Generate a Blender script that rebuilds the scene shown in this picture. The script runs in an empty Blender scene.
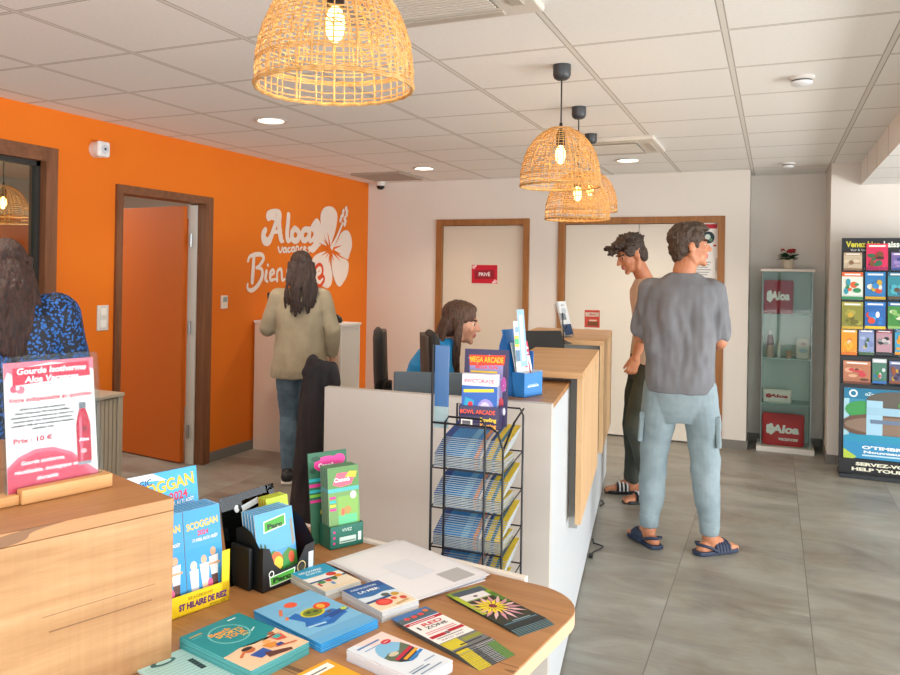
import bpy, bmesh, math, random
from math import sin, cos, pi, radians as R
from mathutils import Vector as V, Matrix, noise, Euler
random.seed(7)
S = bpy.context.scene
COL = S.collection

# ------------------------------------------------------------------ camera
FPX, YAW, ROLL, CX, CY, CH = 796.9, .4336, .0166, 404.8, 272.6, 1.50
cf = V((-sin(YAW), cos(YAW), 0)); r0 = V((cos(YAW), sin(YAW), 0)); u0 = V((0, 0, 1))
cr = r0 * cos(ROLL) + u0 * sin(ROLL); cu = u0 * cos(ROLL) - r0 * sin(ROLL)
cam = bpy.data.cameras.new('camera'); camo = bpy.data.objects.new('camera', cam); COL.objects.link(camo)
m = Matrix((cr, cu, -cf)).transposed().to_4x4(); m.translation = V((0, 0, CH)); camo.matrix_world = m
cam.sensor_width = 36; cam.lens = FPX * 36 / 900
cam.shift_x = (450 - CX) / 900; cam.shift_y = -(337.5 - CY) / 900
cam.clip_start = .05; cam.clip_end = 100
S.camera = camo
S.view_settings.view_transform = 'Standard'; S.view_settings.look = 'None'
S.view_settings.gamma = 1; S.view_settings.use_curve_mapping = False

def ray(x, y): return cf + cr * ((x - CX) / FPX) - cu * ((y - CY) / FPX)
C0 = V((0, 0, CH))
def Z(x, y, z):
    "point of the horizontal plane at height z seen at a place of the photograph"
    d = ray(x, y); return C0 + d * ((z - CH) / d.z)
def D(x, y, dd): return C0 + ray(x, y) * dd

# ------------------------------------------------------------------ materials
def lin(c):
    return c / 12.92 if c <= .04045 else ((c + .055) / 1.055) ** 2.4
def hx(s):
    s = s.lstrip('#'); return tuple(lin(int(s[i:i+2], 16) / 255) for i in (0, 2, 4)) + (1,)
_M = {}
def C(col, rough=.55, metal=0, emit=0, spec=.5, name=None):
    k = (col, rough, metal, emit, spec)
    if k in _M: return _M[k]
    m = bpy.data.materials.new(name or 'paint_' + col.strip('#')); m.use_nodes = True
    b = m.node_tree.nodes['Principled BSDF']
    b.inputs['Base Color'].default_value = hx(col); b.inputs['Roughness'].default_value = rough
    b.inputs['Metallic'].default_value = metal; b.inputs['Specular IOR Level'].default_value = spec
    if emit:
        b.inputs['Emission Color'].default_value = hx(col); b.inputs['Emission Strength'].default_value = emit
    _M[k] = m; return m

class NT:
    def __init__(s, name):
        s.m = bpy.data.materials.new(name); s.m.use_nodes = True; s.t = s.m.node_tree
        s.b = s.t.nodes['Principled BSDF']
    def n(s, typ, **kw):
        nd = s.t.nodes.new(typ)
        for k, v in kw.items():
            if k.startswith('_'): setattr(nd, k[1:], v)
            else: nd.inputs[k.replace('__', ' ')].default_value = v
        return nd
    def l(s, a, b): s.t.links.new(a, b)
    def coords(s, scale=(1, 1, 1), kind='Object', loc=(0, 0, 0), rot=(0, 0, 0)):
        tc = s.n('ShaderNodeTexCoord'); mp = s.n('ShaderNodeMapping')
        mp.inputs['Scale'].default_value = scale; mp.inputs['Location'].default_value = loc; mp.inputs['Rotation'].default_value = rot
        s.l(tc.outputs[kind], mp.inputs[0]); return mp.outputs[0]
    def noise(s, vec, scale, detail=4, rough=.5, dist=0):
        nd = s.n('ShaderNodeTexNoise', Scale=scale, Detail=detail, Roughness=rough, Distortion=dist)
        s.l(vec, nd.inputs['Vector']); return nd.outputs['Fac']
    def ramp(s, fac, stops, interp='LINEAR'):
        nd = s.n('ShaderNodeValToRGB'); cr_ = nd.color_ramp; cr_.interpolation = interp
        while len(cr_.elements) < len(stops): cr_.elements.new(.5)
        for e, (p, c) in zip(cr_.elements, stops): e.position = p; e.color = hx(c) if isinstance(c, str) else c
        s.l(fac, nd.inputs[0]); return nd.outputs[0]
    def math(s, op, a, b=None, c=None):
        nd = s.n('ShaderNodeMath', _operation=op)
        for i, v in enumerate((a, b, c)):
            if v is None: continue
            if isinstance(v, (int, float)): nd.inputs[i].default_value = v
            else: s.l(v, nd.inputs[i])
        return nd.outputs[0]
    def mix(s, fac, a, b, mode='MIX'):
        nd = s.n('ShaderNodeMix', _data_type='RGBA', _blend_type=mode)
        for i, v in ((0, fac), (6, a), (7, b)):
            if isinstance(v, (int, float)): nd.inputs[i].default_value = v
            elif isinstance(v, str): nd.inputs[i].default_value = hx(v)
            elif isinstance(v, tuple): nd.inputs[i].default_value = v
            else: s.l(v, nd.inputs[i])
        return nd.outputs[2]
    def bump(s, h, strength=.3, dist=.01):
        nd = s.n('ShaderNodeBump', Strength=strength, Distance=dist); s.l(h, nd.inputs['Height'])
        s.l(nd.outputs[0], s.b.inputs['Normal'])
    def col(s, c):
        if isinstance(c, str): s.b.inputs['Base Color'].default_value = hx(c)
        else: s.l(c, s.b.inputs['Base Color'])
    def rough(s, r):
        if isinstance(r, (int, float)): s.b.inputs['Roughness'].default_value = r
        else: s.l(r, s.b.inputs['Roughness'])

def wood(name, c1, c2, crack, axis=0, rough=.5, k=1.0, cracks=True):
    t = NT(name); sc = [11 * k] * 3; sc[axis] = .9 * k
    v = t.coords(tuple(sc)); n1 = t.noise(v, 1.6, 8, .6, .6)
    sc2 = [70 * k] * 3; sc2[axis] = 3 * k; n2 = t.noise(t.coords(tuple(sc2)), 1.5, 3, .6)
    base = t.ramp(n1, [(.3, c1), (.7, c2)])
    base = t.mix(t.math('MULTIPLY', n2, .35), base, c1, 'MULTIPLY')
    if cracks:
        sc3 = [9 * k] * 3; sc3[axis] = .35 * k
        n3 = t.noise(t.coords(tuple(sc3), loc=(3.1, 1.7, .4)), 1.2, 1, .4, .1)
        line = t.math('LESS_THAN', t.math('ABSOLUTE', t.math('SUBTRACT', n3, .5)), .0045)
        part = t.math('GREATER_THAN', t.noise(t.coords((2, 2, 2), loc=(9, 2, 5)), 2.2, 1), .5)
        base = t.mix(t.math('MULTIPLY', t.math('MULTIPLY', line, part), .75), base, crack)
    if name == 'pale_oak':
        n4 = t.noise(t.coords((60, 60, 2.5)), 1.4, 3, .6); msk = t.noise(t.coords((2.5, 2.5, 5), loc=(4, 1, 2)), 1.5, 2)
        base = t.mix(t.math('MULTIPLY', t.math('MULTIPLY', n4, msk), .55), base, '#8c6a45', 'MULTIPLY')
    t.col(base); t.rough(rough); t.bump(n2, .12, .002); return t.m
def fabric(name, c1, c2, scale=9, rough=.85, bump=.25, fine=420):
    t = NT(name); n1 = t.noise(t.coords(), scale, 5, .6)
    t.col(t.ramp(n1, [(.35, c1), (.65, c2)])); t.rough(rough)
    n2 = t.noise(t.coords(), fine, 2); t.bump(t.math('ADD', n2, t.math('MULTIPLY', n1, .8)), bump, .004); return t.m

OAK = wood('light_oak', '#c79a66', '#dcb688', '#6b4322', 0)
def saw(m):
    return m
OAK_PALE = wood('pale_oak', '#a67a4b', '#cba476', '#6b4829', 0, .6)
OAK_TOP = wood('oak_top', '#a67443', '#bd8c58', '#5e3c20', 0, .42)
OAK_V = wood('oak_vertical', '#c9a06f', '#dcbb90', '#7a5530', 2)
FRAME = wood('frame_wood', '#6f4227', '#93603c', '#3b2113', 2, .5, 1.5, False)
FRAME_H = wood('frame_wood_horizontal', '#6f4227', '#93603c', '#3b2113', 0, .5, 1.5, False)
FRAME_B = wood('frame_wood_back', '#94602f', '#b07a44', '#4b2a13', 2, .5, 1.5, False)
WHITE = C('#dddbd6', .45); BLACK = C('#141416', .5); DGREY = C('#3a3c3f', .5)
STEEL = C('#b9bcbe', .3, .9); PAPER = C('#f2f1ee', .5)
def mk_glass(name, tint='#eaf6f2', refl=.5):
    t = NT(name); n = t.t.nodes; n.remove(t.b)
    tr = t.n('ShaderNodeBsdfTransparent'); tr.inputs[0].default_value = hx(tint)
    gl = t.n('ShaderNodeBsdfGlossy'); gl.inputs['Roughness'].default_value = .02
    fr = t.n('ShaderNodeFresnel', IOR=1.5); mx = t.n('ShaderNodeMixShader')
    t.l(t.math('MULTIPLY', fr.outputs[0], refl), mx.inputs[0]); t.l(tr.outputs[0], mx.inputs[1]); t.l(gl.outputs[0], mx.inputs[2])
    t.l(mx.outputs[0], n['Material Output'].inputs[0]); return t.m
GLASS = mk_glass('clear_glass', '#f1f8f5', .3); ACRYL = mk_glass('clear_acrylic', '#f6f9fa', .15)

# ------------------------------------------------------------------ mesh builder
_T = {}
def textmesh(s, bold=0, shear=0):
    k = (s, bold, shear)
    if k in _T: return _T[k]
    cu_ = bpy.data.curves.new('t', 'FONT'); cu_.body = s; cu_.size = 1; cu_.offset = bold; cu_.shear = shear
    cu_.resolution_u = 3; o = bpy.data.objects.new('t', cu_); COL.objects.link(o)
    dg = bpy.context.evaluated_depsgraph_get(); me = bpy.data.meshes.new_from_object(o.evaluated_get(dg))
    vs = [(v.co.x, v.co.y) for v in me.vertices]; fs = [tuple(p.vertices) for p in me.polygons]
    bpy.data.objects.remove(o); bpy.data.curves.remove(cu_); bpy.data.meshes.remove(me)
    w = max((v[0] for v in vs), default=1); _T[k] = (vs, fs, w); return _T[k]

class MB:
    def __init__(s): s.v = []; s.f = []; s.mi = []; s.mats = []; s.T = Matrix()
    def add(s, vs, fs, mat):
        if mat not in s.mats: s.mats.append(mat)
        i = s.mats.index(mat); o = len(s.v)
        s.v += [tuple(s.T @ V(v)) for v in vs]; s.f += [tuple(a + o for a in f) for f in fs]; s.mi += [i] * len(fs)
        return s
    def box(s, x0, y0, z0, x1, y1, z1, mat):
        return s.add([(x0,y0,z0),(x1,y0,z0),(x1,y1,z0),(x0,y1,z0),(x0,y0,z1),(x1,y0,z1),(x1,y1,z1),(x0,y1,z1)],
              [(0,3,2,1),(4,5,6,7),(0,1,5,4),(1,2,6,5),(2,3,7,6),(3,0,4,7)], mat)
    def prism(s, poly, z0, z1, mat):
        n = len(poly); vs = [(x, y, z0) for x, y in poly] + [(x, y, z1) for x, y in poly]
        return s.add(vs, [tuple(range(n-1, -1, -1)), tuple(range(n, 2*n))] + [(i, (i+1) % n, n+(i+1) % n, n+i) for i in range(n)], mat)
    def tube(s, pts, r, mat, n=6, closed=False):
        pts = [V(p) for p in pts]; N = len(pts); vs = []; fs = []; up = V((.13, .21, .97))
        for i, p in enumerate(pts):
            a = pts[(i-1) % N] if (closed or i) else p; b = pts[(i+1) % N] if (closed or i < N-1) else p
            t = (b - a).normalized(); x = t.cross(up)
            if x.length < .05: x = t.cross(V((1, 0, 0)))
            x.normalize(); y = t.cross(x); rr = r[i] if isinstance(r, (list, tuple)) else r
            vs += [p + x * (rr * cos(2*pi*k/n)) + y * (rr * sin(2*pi*k/n)) for k in range(n)]
        for i in range(N if closed else N-1):
            j = (i+1) % N
            fs += [(i*n+k, i*n+(k+1) % n, j*n+(k+1) % n, j*n+k) for k in range(n)]
        if not closed: fs += [tuple(range(n-1, -1, -1)), tuple(range((N-1)*n, N*n))]
        return s.add(vs, fs, mat)
    def lathe(s, prof, mat, n=24, c=(0, 0, 0)):
        vs = []; fs = []
        for r, z in prof: vs += [(c[0]+r*cos(2*pi*k/n), c[1]+r*sin(2*pi*k/n), c[2]+z) for k in range(n)]
        for i in range(len(prof)-1): fs += [(i*n+k, i*n+(k+1) % n, (i+1)*n+(k+1) % n, (i+1)*n+k) for k in range(n)]
        fs += [tuple(range(n-1, -1, -1)), tuple(range((len(prof)-1)*n, len(prof)*n))]
        return s.add(vs, fs, mat)
    def ell(s, c, r, mat, n=12, m=8, rot=None):
        vs = []; fs = []; M = rot or Matrix.Identity(3)
        for i in range(m+1):
            a = -pi/2 + pi*i/m; rr = max(cos(a), .02)
            for k in range(n):
                q = M @ V((r[0]*rr*cos(2*pi*k/n), r[1]*rr*sin(2*pi*k/n), r[2]*sin(a))); vs.append(V(c)+q)
        for i in range(m): fs += [(i*n+k, i*n+(k+1) % n, (i+1)*n+(k+1) % n, (i+1)*n+k) for k in range(n)]
        fs += [tuple(range(n-1, -1, -1)), tuple(range(m*n, (m+1)*n))]
        return s.add(vs, fs, mat)
    def cap(s, a, b, ra, rb, mat=None, n=12):
        a = V(a); b = V(b); t = b-a; L = t.length or 1e-4; t = t / L; up = V((0, 0, 1)) if abs(t.z) < .9 else V((1, 0, 0))
        x = t.cross(up).normalized(); y = t.cross(x); rings = []
        for k in range(5): q = -pi/2 + pi/2*k/4; rings.append((a + t*ra*sin(q), max(ra*cos(q), ra*.03)))
        for k in range(5): q = pi/2*k/4; rings.append((b + t*rb*sin(q), max(rb*cos(q), rb*.03)))
        vs = []; fs = []
        for p, r in rings: vs += [p + x*(r*cos(2*pi*k/n)) + y*(r*sin(2*pi*k/n)) for k in range(n)]
        for i in range(9): fs += [(i*n+k, (i+1)*n+k, (i+1)*n+(k+1) % n, i*n+(k+1) % n) for k in range(n)]
        fs += [tuple(range(n)), tuple(range(10*n-1, 9*n-1, -1))]
        return s.add(vs, fs, mat)
    def loft(s, secs, mat=None, n=28, e=2.5):
        "secs: (x, y, z, rx, ry[, yaw])"
        vs = []; fs = []
        for q in secs:
            x, y, z, rx, ry = q[:5]; w = q[5] if len(q) > 5 else 0
            for k in range(n):
                a = 2*pi*k/n; ca, sa = cos(a), sin(a)
                px = rx*math.copysign(abs(ca)**(2/e), ca); py = ry*math.copysign(abs(sa)**(2/e), sa)
                vs.append((x+px*cos(w)-py*sin(w), y+px*sin(w)+py*cos(w), z))
        for i in range(len(secs)-1): fs += [(i*n+k, i*n+(k+1) % n, (i+1)*n+(k+1) % n, (i+1)*n+k) for k in range(n)]
        fs += [tuple(range(n-1, -1, -1)), tuple(range((len(secs)-1)*n, len(secs)*n))]
        return s.add(vs, fs, mat)
    def art(s, w, h, spec, eps=.00004, z0=.00006):
        "printing on a flat face: w by h metres, x right, y up, spec in 0..1"
        for i, q in enumerate(spec):
            k = q[0]; z = z0 + eps*i
            if k == 'r':
                x, y, a, b, c = q[1:6]; g = R(q[6]) if len(q) > 6 else 0
                cx, cy = (x+a/2)*w, (y+b/2)*h; pts = [(-a*w/2,-b*h/2),(a*w/2,-b*h/2),(a*w/2,b*h/2),(-a*w/2,b*h/2)]
                s.add([(cx+px*cos(g)-py*sin(g), cy+px*sin(g)+py*cos(g), z) for px, py in pts], [(0,1,2,3)], C(c))
            elif k == 'e':
                cx, cy, rx, ry, c = q[1:6]; n = 18; cl = lambda u: min(1, max(0, u))
                s.add([(cl(cx+rx*cos(2*pi*j/n))*w, cl(cy+ry*sin(2*pi*j/n))*h, z) for j in range(n)], [tuple(range(n))], C(c))
            elif k == 'o':      # ring, radii in units of width
                cx, cy, r1, r2, c = q[1:6]; n = 24
                vs = [((cx+r*cos(2*pi*j/n))*w, cy*h+r*sin(2*pi*j/n)*w, z) for r in (r1, r2) for j in range(n)]
                s.add(vs, [(j, (j+1) % n, n+(j+1) % n, n+j) for j in range(n)], C(c))
            elif k == 'p':
                s.add([(min(1, max(0, x))*w, min(1, max(0, y))*h, z) for x, y in q[1]], [tuple(range(len(q[1])))], C(q[2]))
            elif k == 't':
                _, txt, x, y, size, c = q[:6]; o = q[6] if len(q) > 6 else {}
                vs, fs, tw = textmesh(txt, o.get('b', 0), o.get('s', 0)); sc = size*h; sx = sc
                if 'w' in o: sx = o['w']*w/tw
                ox = x*w - (tw*sx/2 if o.get('c', 1) else 0); g = R(o.get('a', 0))
                cs = [(vx*sx + ox - x*w, vy*sc) for vx, vy in vs]
                s.add([(x*w+px*cos(g)-py*sin(g), y*h+px*sin(g)+py*cos(g), z) for px, py in cs], fs, C(c))
        return s
    def me(s, name, smooth=None):
        me = bpy.data.meshes.new(name); me.from_pydata([tuple(v) for v in s.v], [], s.f)
        for mt in s.mats: me.materials.append(mt)
        me.polygons.foreach_set('material_index', s.mi)
        if smooth:
            me.polygons.foreach_set('use_smooth', [True]*len(me.polygons)); me.set_sharp_from_angle(angle=R(smooth))
        me.update(); return me
    def build(s, name, parent=None, smooth=None, bev=0, **kw):
        o = bpy.data.objects.new(name, s.me(name, smooth)); COL.objects.link(o)
        if parent: o.parent = parent
        if bev:
            b = o.modifiers.new('bevel', 'BEVEL'); b.width = bev; b.segments = 2; b.limit_method = 'ANGLE'; b.angle_limit = R(40)
        for k, v in kw.items(): o[k] = v
        return o

def thing(name, label, cat, loc=(0, 0, 0), rz=0, group=None, rot=None):
    o = bpy.data.objects.new(name, None); COL.objects.link(o); o.empty_display_size = .1
    o.location = loc; o.rotation_euler = rot or (0, 0, rz); o['label'] = label; o['category'] = cat
    if group: o['group'] = group
    return o
def tag(o, label, cat, group=None):
    o['label'] = label; o['category'] = cat
    if group: o['group'] = group
    return o
def struct(o): o['kind'] = 'structure'; return o
def dup(o, loc=None, rot=None, label=None, group=None, scale=None):
    c = o.copy(); COL.objects.link(c)
    if loc is not None: c.location = loc
    if rot is not None: c.rotation_euler = rot
    if scale is not None: c.scale = scale
    if label: c['label'] = label
    if group: c['group'] = group
    for ch in [x for x in bpy.data.objects if x.parent == o]:
        k = dup(ch); k.parent = c
    return c
def MX(loc, rot=(0, 0, 0)): return Matrix.Translation(V(loc)) @ Euler(rot).to_matrix().to_4x4()
def rot_of(dx, dy): return math.atan2(dy, dx)
# ================================================================== the room
H = 2.45; XL = -3.964; YB = 7.60; XE = -.2; YN = 8.04; XN = .415; YR = 7.36
XR = 4.2; YF = -2.6; OX, OY = -.1847, 3.282
def ceiling_mat():
    t = NT('ceiling_tiles'); tc = t.n('ShaderNodeTexCoord'); sp = t.n('ShaderNodeSeparateXYZ'); t.l(tc.outputs['Object'], sp.inputs[0])
    def dist(o, off):
        f = t.math('FRACT', t.math('ADD', t.math('DIVIDE', t.math('SUBTRACT', o, off), .6), .5))
        return t.math('MULTIPLY', t.math('ABSOLUTE', t.math('SUBTRACT', f, .5)), .6)
    dx = dist(sp.outputs[0], OX); dy = dist(sp.outputs[1], OY)
    d = t.math('MINIMUM', dx, t.math('ADD', dy, .004))
    n = t.noise(t.coords(), 60, 4); tile = t.ramp(n, [(.3, '#ecebe7'), (.7, '#f1f0ed')])
    c = t.mix(t.math('LESS_THAN', d, .012), tile, '#dedbd4')
    edge = t.math('MULTIPLY', t.math('LESS_THAN', d, .0145), t.math('GREATER_THAN', d, .0095))
    c = t.mix(edge, c, '#aaa59c'); t.col(c); t.rough(.9); t.bump(n, .1, .002); return t.m
def orange_mat():
    t = NT('orange_wall_paint'); n = t.noise(t.coords(), 1.3, 3); t.col(t.ramp(n, [(.3, '#e67200'), (.7, '#ea7902')]))
    t.rough(.75); t.bump(t.noise(t.coords(), 180, 3), .12, .002); return t.m
def white_wall():
    t = NT('white_wall_paint'); n = t.noise(t.coords(), 1.1, 3); t.col(t.ramp(n, [(.3, '#dfd9d0'), (.7, '#e4ded6')]))
    t.rough(.8); t.bump(t.noise(t.coords(), 200, 3), .1, .002); return t.m
def floor_mat():
    t = NT('concrete_look_floor_tiles'); tc = t.n('ShaderNodeTexCoord'); sp = t.n('ShaderNodeSeparateXYZ'); t.l(tc.outputs['Object'], sp.inputs[0])
    fx = t.math('DIVIDE', t.math('SUBTRACT', sp.outputs[0], .17), .595)
    col_i = t.math('FLOOR', fx)
    fy = t.math('DIVIDE', t.math('ADD', sp.outputs[1], t.math('MULTIPLY', col_i, .41)), 1.19)
    row_i = t.math('FLOOR', fy)
    dx = t.math('MULTIPLY', t.math('ABSOLUTE', t.math('SUBTRACT', t.math('FRACT', t.math('ADD', fx, .5)), .5)), .595)
    dy = t.math('MULTIPLY', t.math('ABSOLUTE', t.math('SUBTRACT', t.math('FRACT', t.math('ADD', fy, .5)), .5)), 1.19)
    g = t.math('ADD', t.math('LESS_THAN', dx, .0022), t.math('MULTIPLY', t.math('LESS_THAN', dy, .0016), .3)); g = t.math('MINIMUM', g, 1)
    wn = t.n('ShaderNodeTexWhiteNoise', _noise_dimensions='2D'); cb = t.n('ShaderNodeCombineXYZ'); t.l(col_i, cb.inputs[0]); t.l(row_i, cb.inputs[1]); t.l(cb.outputs[0], wn.inputs['Vector'])
    va = t.n('ShaderNodeVectorMath', _operation='ADD'); vs = t.n('ShaderNodeVectorMath', _operation='SCALE'); vs.inputs['Scale'].default_value = 7
    t.l(wn.outputs['Color'], vs.inputs[0]); t.l(vs.outputs[0], va.inputs[0]); t.l(t.coords((1.2, 2.8, 1)), va.inputs[1])
    n1 = t.noise(va.outputs[0], 1.1, 9, .62, .8); n2 = t.noise(t.coords((6, 40, 1)), 1.5, 5, .6)
    n3 = t.noise(t.coords((1.5, 1.5, 1)), 2.4, 6, .6)
    base = t.ramp(n1, [(.30, '#69645a'), (.43, '#8a867c'), (.55, '#9b998f'), (.70, '#b1aea4')])
    base = t.mix(.25, base, t.ramp(n3, [(.35, '#8a7762'), (.65, '#a2a6a2')]))
    base = t.mix(t.math('MULTIPLY', n2, .3), base, '#7d776e', 'MULTIPLY')
    base = t.mix(g, base, '#6a655c')
    t.col(base); t.rough(t.math('ADD', t.math('MULTIPLY', n1, .15), .30)); t.bump(n1, .08, .003); return t.m
CEIL = ceiling_mat(); ORANGE = orange_mat(); WALL = white_wall(); FLOOR = floor_mat()
SKIRT = C('#78756f', .6)
WALLG = WALL

struct(MB().box(-7.5, YF-.2, -.12, XR+.2, YN+.3, 0, FLOOR).build('floor'))
struct(MB().box(XL-.12, YF-.2, H, .64, YN+.12, H+.1, CEIL).build('ceiling'))
struct(MB().box(.626, YF-.2, 2.266, XR+.2, YR+.12, H+.1, CEIL).build('ceiling_lowered'))
# left wall with the window and the door opening (wood frames stand in them)
W0, W1, WZ0, WZ1 = 1.55, 3.50, .95, 2.215
D0, D1, DZ = 3.98, 4.975, 2.055
mb = MB(); T = .12
for y0, y1, z0, z1 in ((YF, W0, 0, H), (W0, W1, 0, WZ0), (W0, W1, WZ1, H), (W1, D0, 0, H), (D0, D1, DZ, H), (D1, YB, 0, H)):
    mb.box(XL-T, y0, z0, XL, y1, z1, ORANGE)
struct(mb.build('wall_left'))
# back wall with two door openings
P0, P1, Q0, Q1, DH = -3.162, -2.176, -1.889, -.396, 2.05
mb = MB()
for x0, x1, z0, z1 in ((XL-T, P0, 0, H), (P0, P1, DH, H), (P1, Q0, 0, H), (Q0, Q1, DH, H), (Q1, XE, 0, H)):
    mb.box(x0, YB, z0, x1, YB+.12, z1, WALL)
mb.box(XE-.06, YB+.12, 0, XE, YN, H, WALL)
struct(mb.build('wall_back'))
struct(MB().box(XE-.06, YN, 0, XN+.1, YN+.12, H, WALL).build('wall_alcove'))
struct(MB().box(XN, YR, 0, XN+.12, YN, H, WALL).box(XN+.12, YR, 0, XR, YR+.12, H, WALL).build('wall_right_rear'))
# glazed sides of the room behind and right of the viewer
mb = MB()
for y0, y1, z0, z1 in ((YF, YF+.6, 0, H), (6.6, YR, 0, H), (YF+.6, 6.6, 2.2, H), (YF+.6, 6.6, 0, .1)):
    mb.box(XR, y0, z0, XR+.15, y1, z1, WALL)
struct(mb.build('wall_right'))
mb = MB()
for x0, x1, z0, z1 in ((XL, -3.4, 0, H), (3.6, XR, 0, H), (-3.4, 3.6, 2.25, H), (-3.4, 3.6, 0, .1)):
    mb.box(x0, YF-.15, z0, x1, YF, z1, WALL)
struct(mb.build('wall_front'))
ALU = C('#4a4d50', .4, .5)
mb = MB()
for y in (-2, -.3, 1.4, 3.1, 4.8, 6.55): mb.box(XR+.03, y-.03, .1, XR+.1, y+.03, 2.2, ALU)
struct(mb.build('window_2'))
mb = MB()
for x in (-3.35, -1.6, .1, 1.85, 3.55): mb.box(x-.03, YF-.1, .1, x+.03, YF-.03, 2.25, ALU)
struct(mb.build('window_3'))

# skirting
struct(MB().box(XL, D1+.0, 0, XL+.012, YB, .075, SKIRT).box(XL, YF, 0, XL+.012, D0, .075, SKIRT).build('baseboard_left'))
struct(MB().box(XL, YB-.012, 0, P0, YB, .075, SKIRT).box(P1, YB-.012, 0, Q0, YB, .075, SKIRT).box(Q1, YB-.012, 0, XE, YB, .075, SKIRT)
       .box(XE, YB-.012, 0, XE+.012, YN, .075, SKIRT).build('baseboard_back'))
struct(MB().box(XE, YN-.012, 0, XN, YN, .075, SKIRT).box(XN-.012, YR-.012, 0, XN, YN-.012, .075, SKIRT).build('baseboard_alcove'))
struct(MB().box(XN, YR-.012, 0, XR, YR, .075, SKIRT).build('baseboard_right'))

# window in the orange wall
w = struct(thing('window_1', '', '')); del w['label']; del w['category']
mb = MB(); f = .085
for y0, y1, z0, z1 in ((W0+f, W1-f, WZ1-f, WZ1), (W0+f, W1-f, WZ0, WZ0+f)): mb.box(XL-T-.01, y0, z0, XL+.014, y1, z1, FRAME_H)
for y0, y1 in ((W0, W0+f), (W1-f, W1)): mb.box(XL-T-.01, y0, WZ0, XL+.015, y1, WZ1, FRAME)
mb.build('window_frame', w)
mb = MB(); g = .03
for y0, y1, z0, z1 in ((W0+f, W1-f, WZ1-f-g, WZ1-f), (W0+f, W1-f, WZ0+f, WZ0+f+g), (W1-f-g, W1-f, WZ0+f, WZ1-f), (W0+f, W0+f+g, WZ0+f, WZ1-f)):
    mb.box(XL-.07, y0, z0, XL-.035, y1, z1, C('#2c2a27', .5))
mb.build('glazing_bead', w)
MB().box(XL-.055, W0+f, WZ0+f, XL-.049, W1-f, WZ1-f, GLASS).build('pane', w)
# office behind the window and the door
OW = C('#d6d8cf', .8)
mb = MB().box(-7.6, 1.0, 0, -7.5, 7.0, H, OW).box(-7.5, .9, 0, XL-T, 1.0, H, OW).box(-7.5, 6.9, 0, XL-T, 7.0, H, OW)
mb.box(-7.497, 4.3, 0, -7.49, 6.6, 2.05, C('#e8791c', .7)).box(-7.5, 6.893, 0, -5.4, 6.897, 2.05, C('#e8791c', .7))
struct(mb.build('wall_office'))
struct(MB().box(-7.6, .9, H, XL-T, 7.0, H+.1, C('#e4e6dd', .9)).build('ceiling_office'))

# door 1: orange leaf swung into the office
d = struct(thing('door_1', '', '')); del d['label']; del d['category']
mb = MB(); f = .055
mb.box(XL-T-.01, D0, 0, XL+.02, D0+f, DZ, FRAME).box(XL-T-.01, D1-f-.03, 0, XL+.02, D1, DZ, FRAME).box(XL-T-.01, D0+f, DZ-f, XL+.02, D1-f-.03, DZ, FRAME_H)
mb.build('door_frame', d)
hp = V((XL-T-.02, D1-.10, 0)); fe = Z(119, 450, 0)
ang = rot_of(fe.x-hp.x, fe.y-hp.y)
mb = MB(); mb.T = MX(hp, (0, 0, ang)); mb.box(.01, 0, .012, .86, .04, 1.985, C('#cf6206', .55, name='orange_door_lacquer')); mb.build('door_leaf', d, bev=.003)
mb = MB().box(XL-T-.02, D1-.098, 0, XL-.06, D1-.086, 1.99, C('#d5d2cb', .4)); mb.build('door_seal', d)
for z in (.25, 1.05, 1.72):
    MB().lathe([(.011, -.05), (.011, .05)], STEEL, 10, (hp.x+.035, hp.y-.01, z)).build('hinge', d, 40)

# door 2: private door with sign, door 3: double cupboard doors
def doorway(name, x0, x1, leaves, col, fm):
    d = struct(thing(name, '', '')); del d['label']; del d['category']
    f = .06; mb = MB()
    mb.box(x0, YB-.018, 0, x0+f, YB+.11, DH, fm).box(x1-f, YB-.018, 0, x1, YB+.11, DH, fm).box(x0+f, YB-.018, DH-f, x1-f, YB+.11, DH, fm)
    mb.build('door_frame', d)
    n = leaves; a = x0+f; b = x1-f
    for i in range(n):
        MB().box(a+(b-a)*i/n+.003, YB+.03, .012, a+(b-a)*(i+1)/n-.003, YB+.07, DH-f-.004, col).build('door_leaf', d, bev=.002)
    MB().box(a, YB+.08, 0, b, YB+.1, DH, C('#2b2622', .9)).build('door_backing', d)
    return d
doorway('door_2', P0, P1, 1, C('#dcd2c1', .55), FRAME_B)
d3 = doorway('door_3', Q0, Q1, 2, C('#e2dccf', .55), FRAME_B)
for z in (.3, 1.38, 1.62): MB().lathe([(.012, -.055), (.012, .055)], STEEL, 10, (Q1-.066, YB+.022, z)).build('hinge', d3, 40)

# things on the walls --------------------------------------------------
def wall_T_left(y, z): return Matrix(((0, 0, 1, XL), (1, 0, 0, y), (0, 1, 0, z), (0, 0, 0, 1)))     # x->+Y, y->+Z, z->+X
def wall_T_back(x, z, yy=YB): return Matrix(((1, 0, 0, x), (0, 0, -1, yy), (0, 1, 0, z), (0, 0, 0, 1)))
mb = MB(); mb.T = wall_T_back(-2.782, 1.405, YB+.03); mb.box(0, 0, 0, .27, .185, .004, C('#c4112f', .45))
mb.T = mb.T @ MX((0, 0, .004)); mb.art(.27, .185, [('p', [(.12,.22),(.9,.26),(.88,.74),(.1,.7)], '#8f0d26'), ('t', 'PRIVÉ', .5, .4, .27, '#f6eef0', {'b': .02}),
    ('e', .08, .88, .07, .1, '#f0b7bf'), ('e', .93, .12, .07, .1, '#f0b7bf'), ('e', .16, .95, .04, .05, '#f5dde0'), ('e', .86, .06, .05, .05, '#f5dde0')], .0005)
tag(mb.build('door_sign'), 'small red PRIVÉ sign fixed on the cream private door', 'sign')
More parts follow.
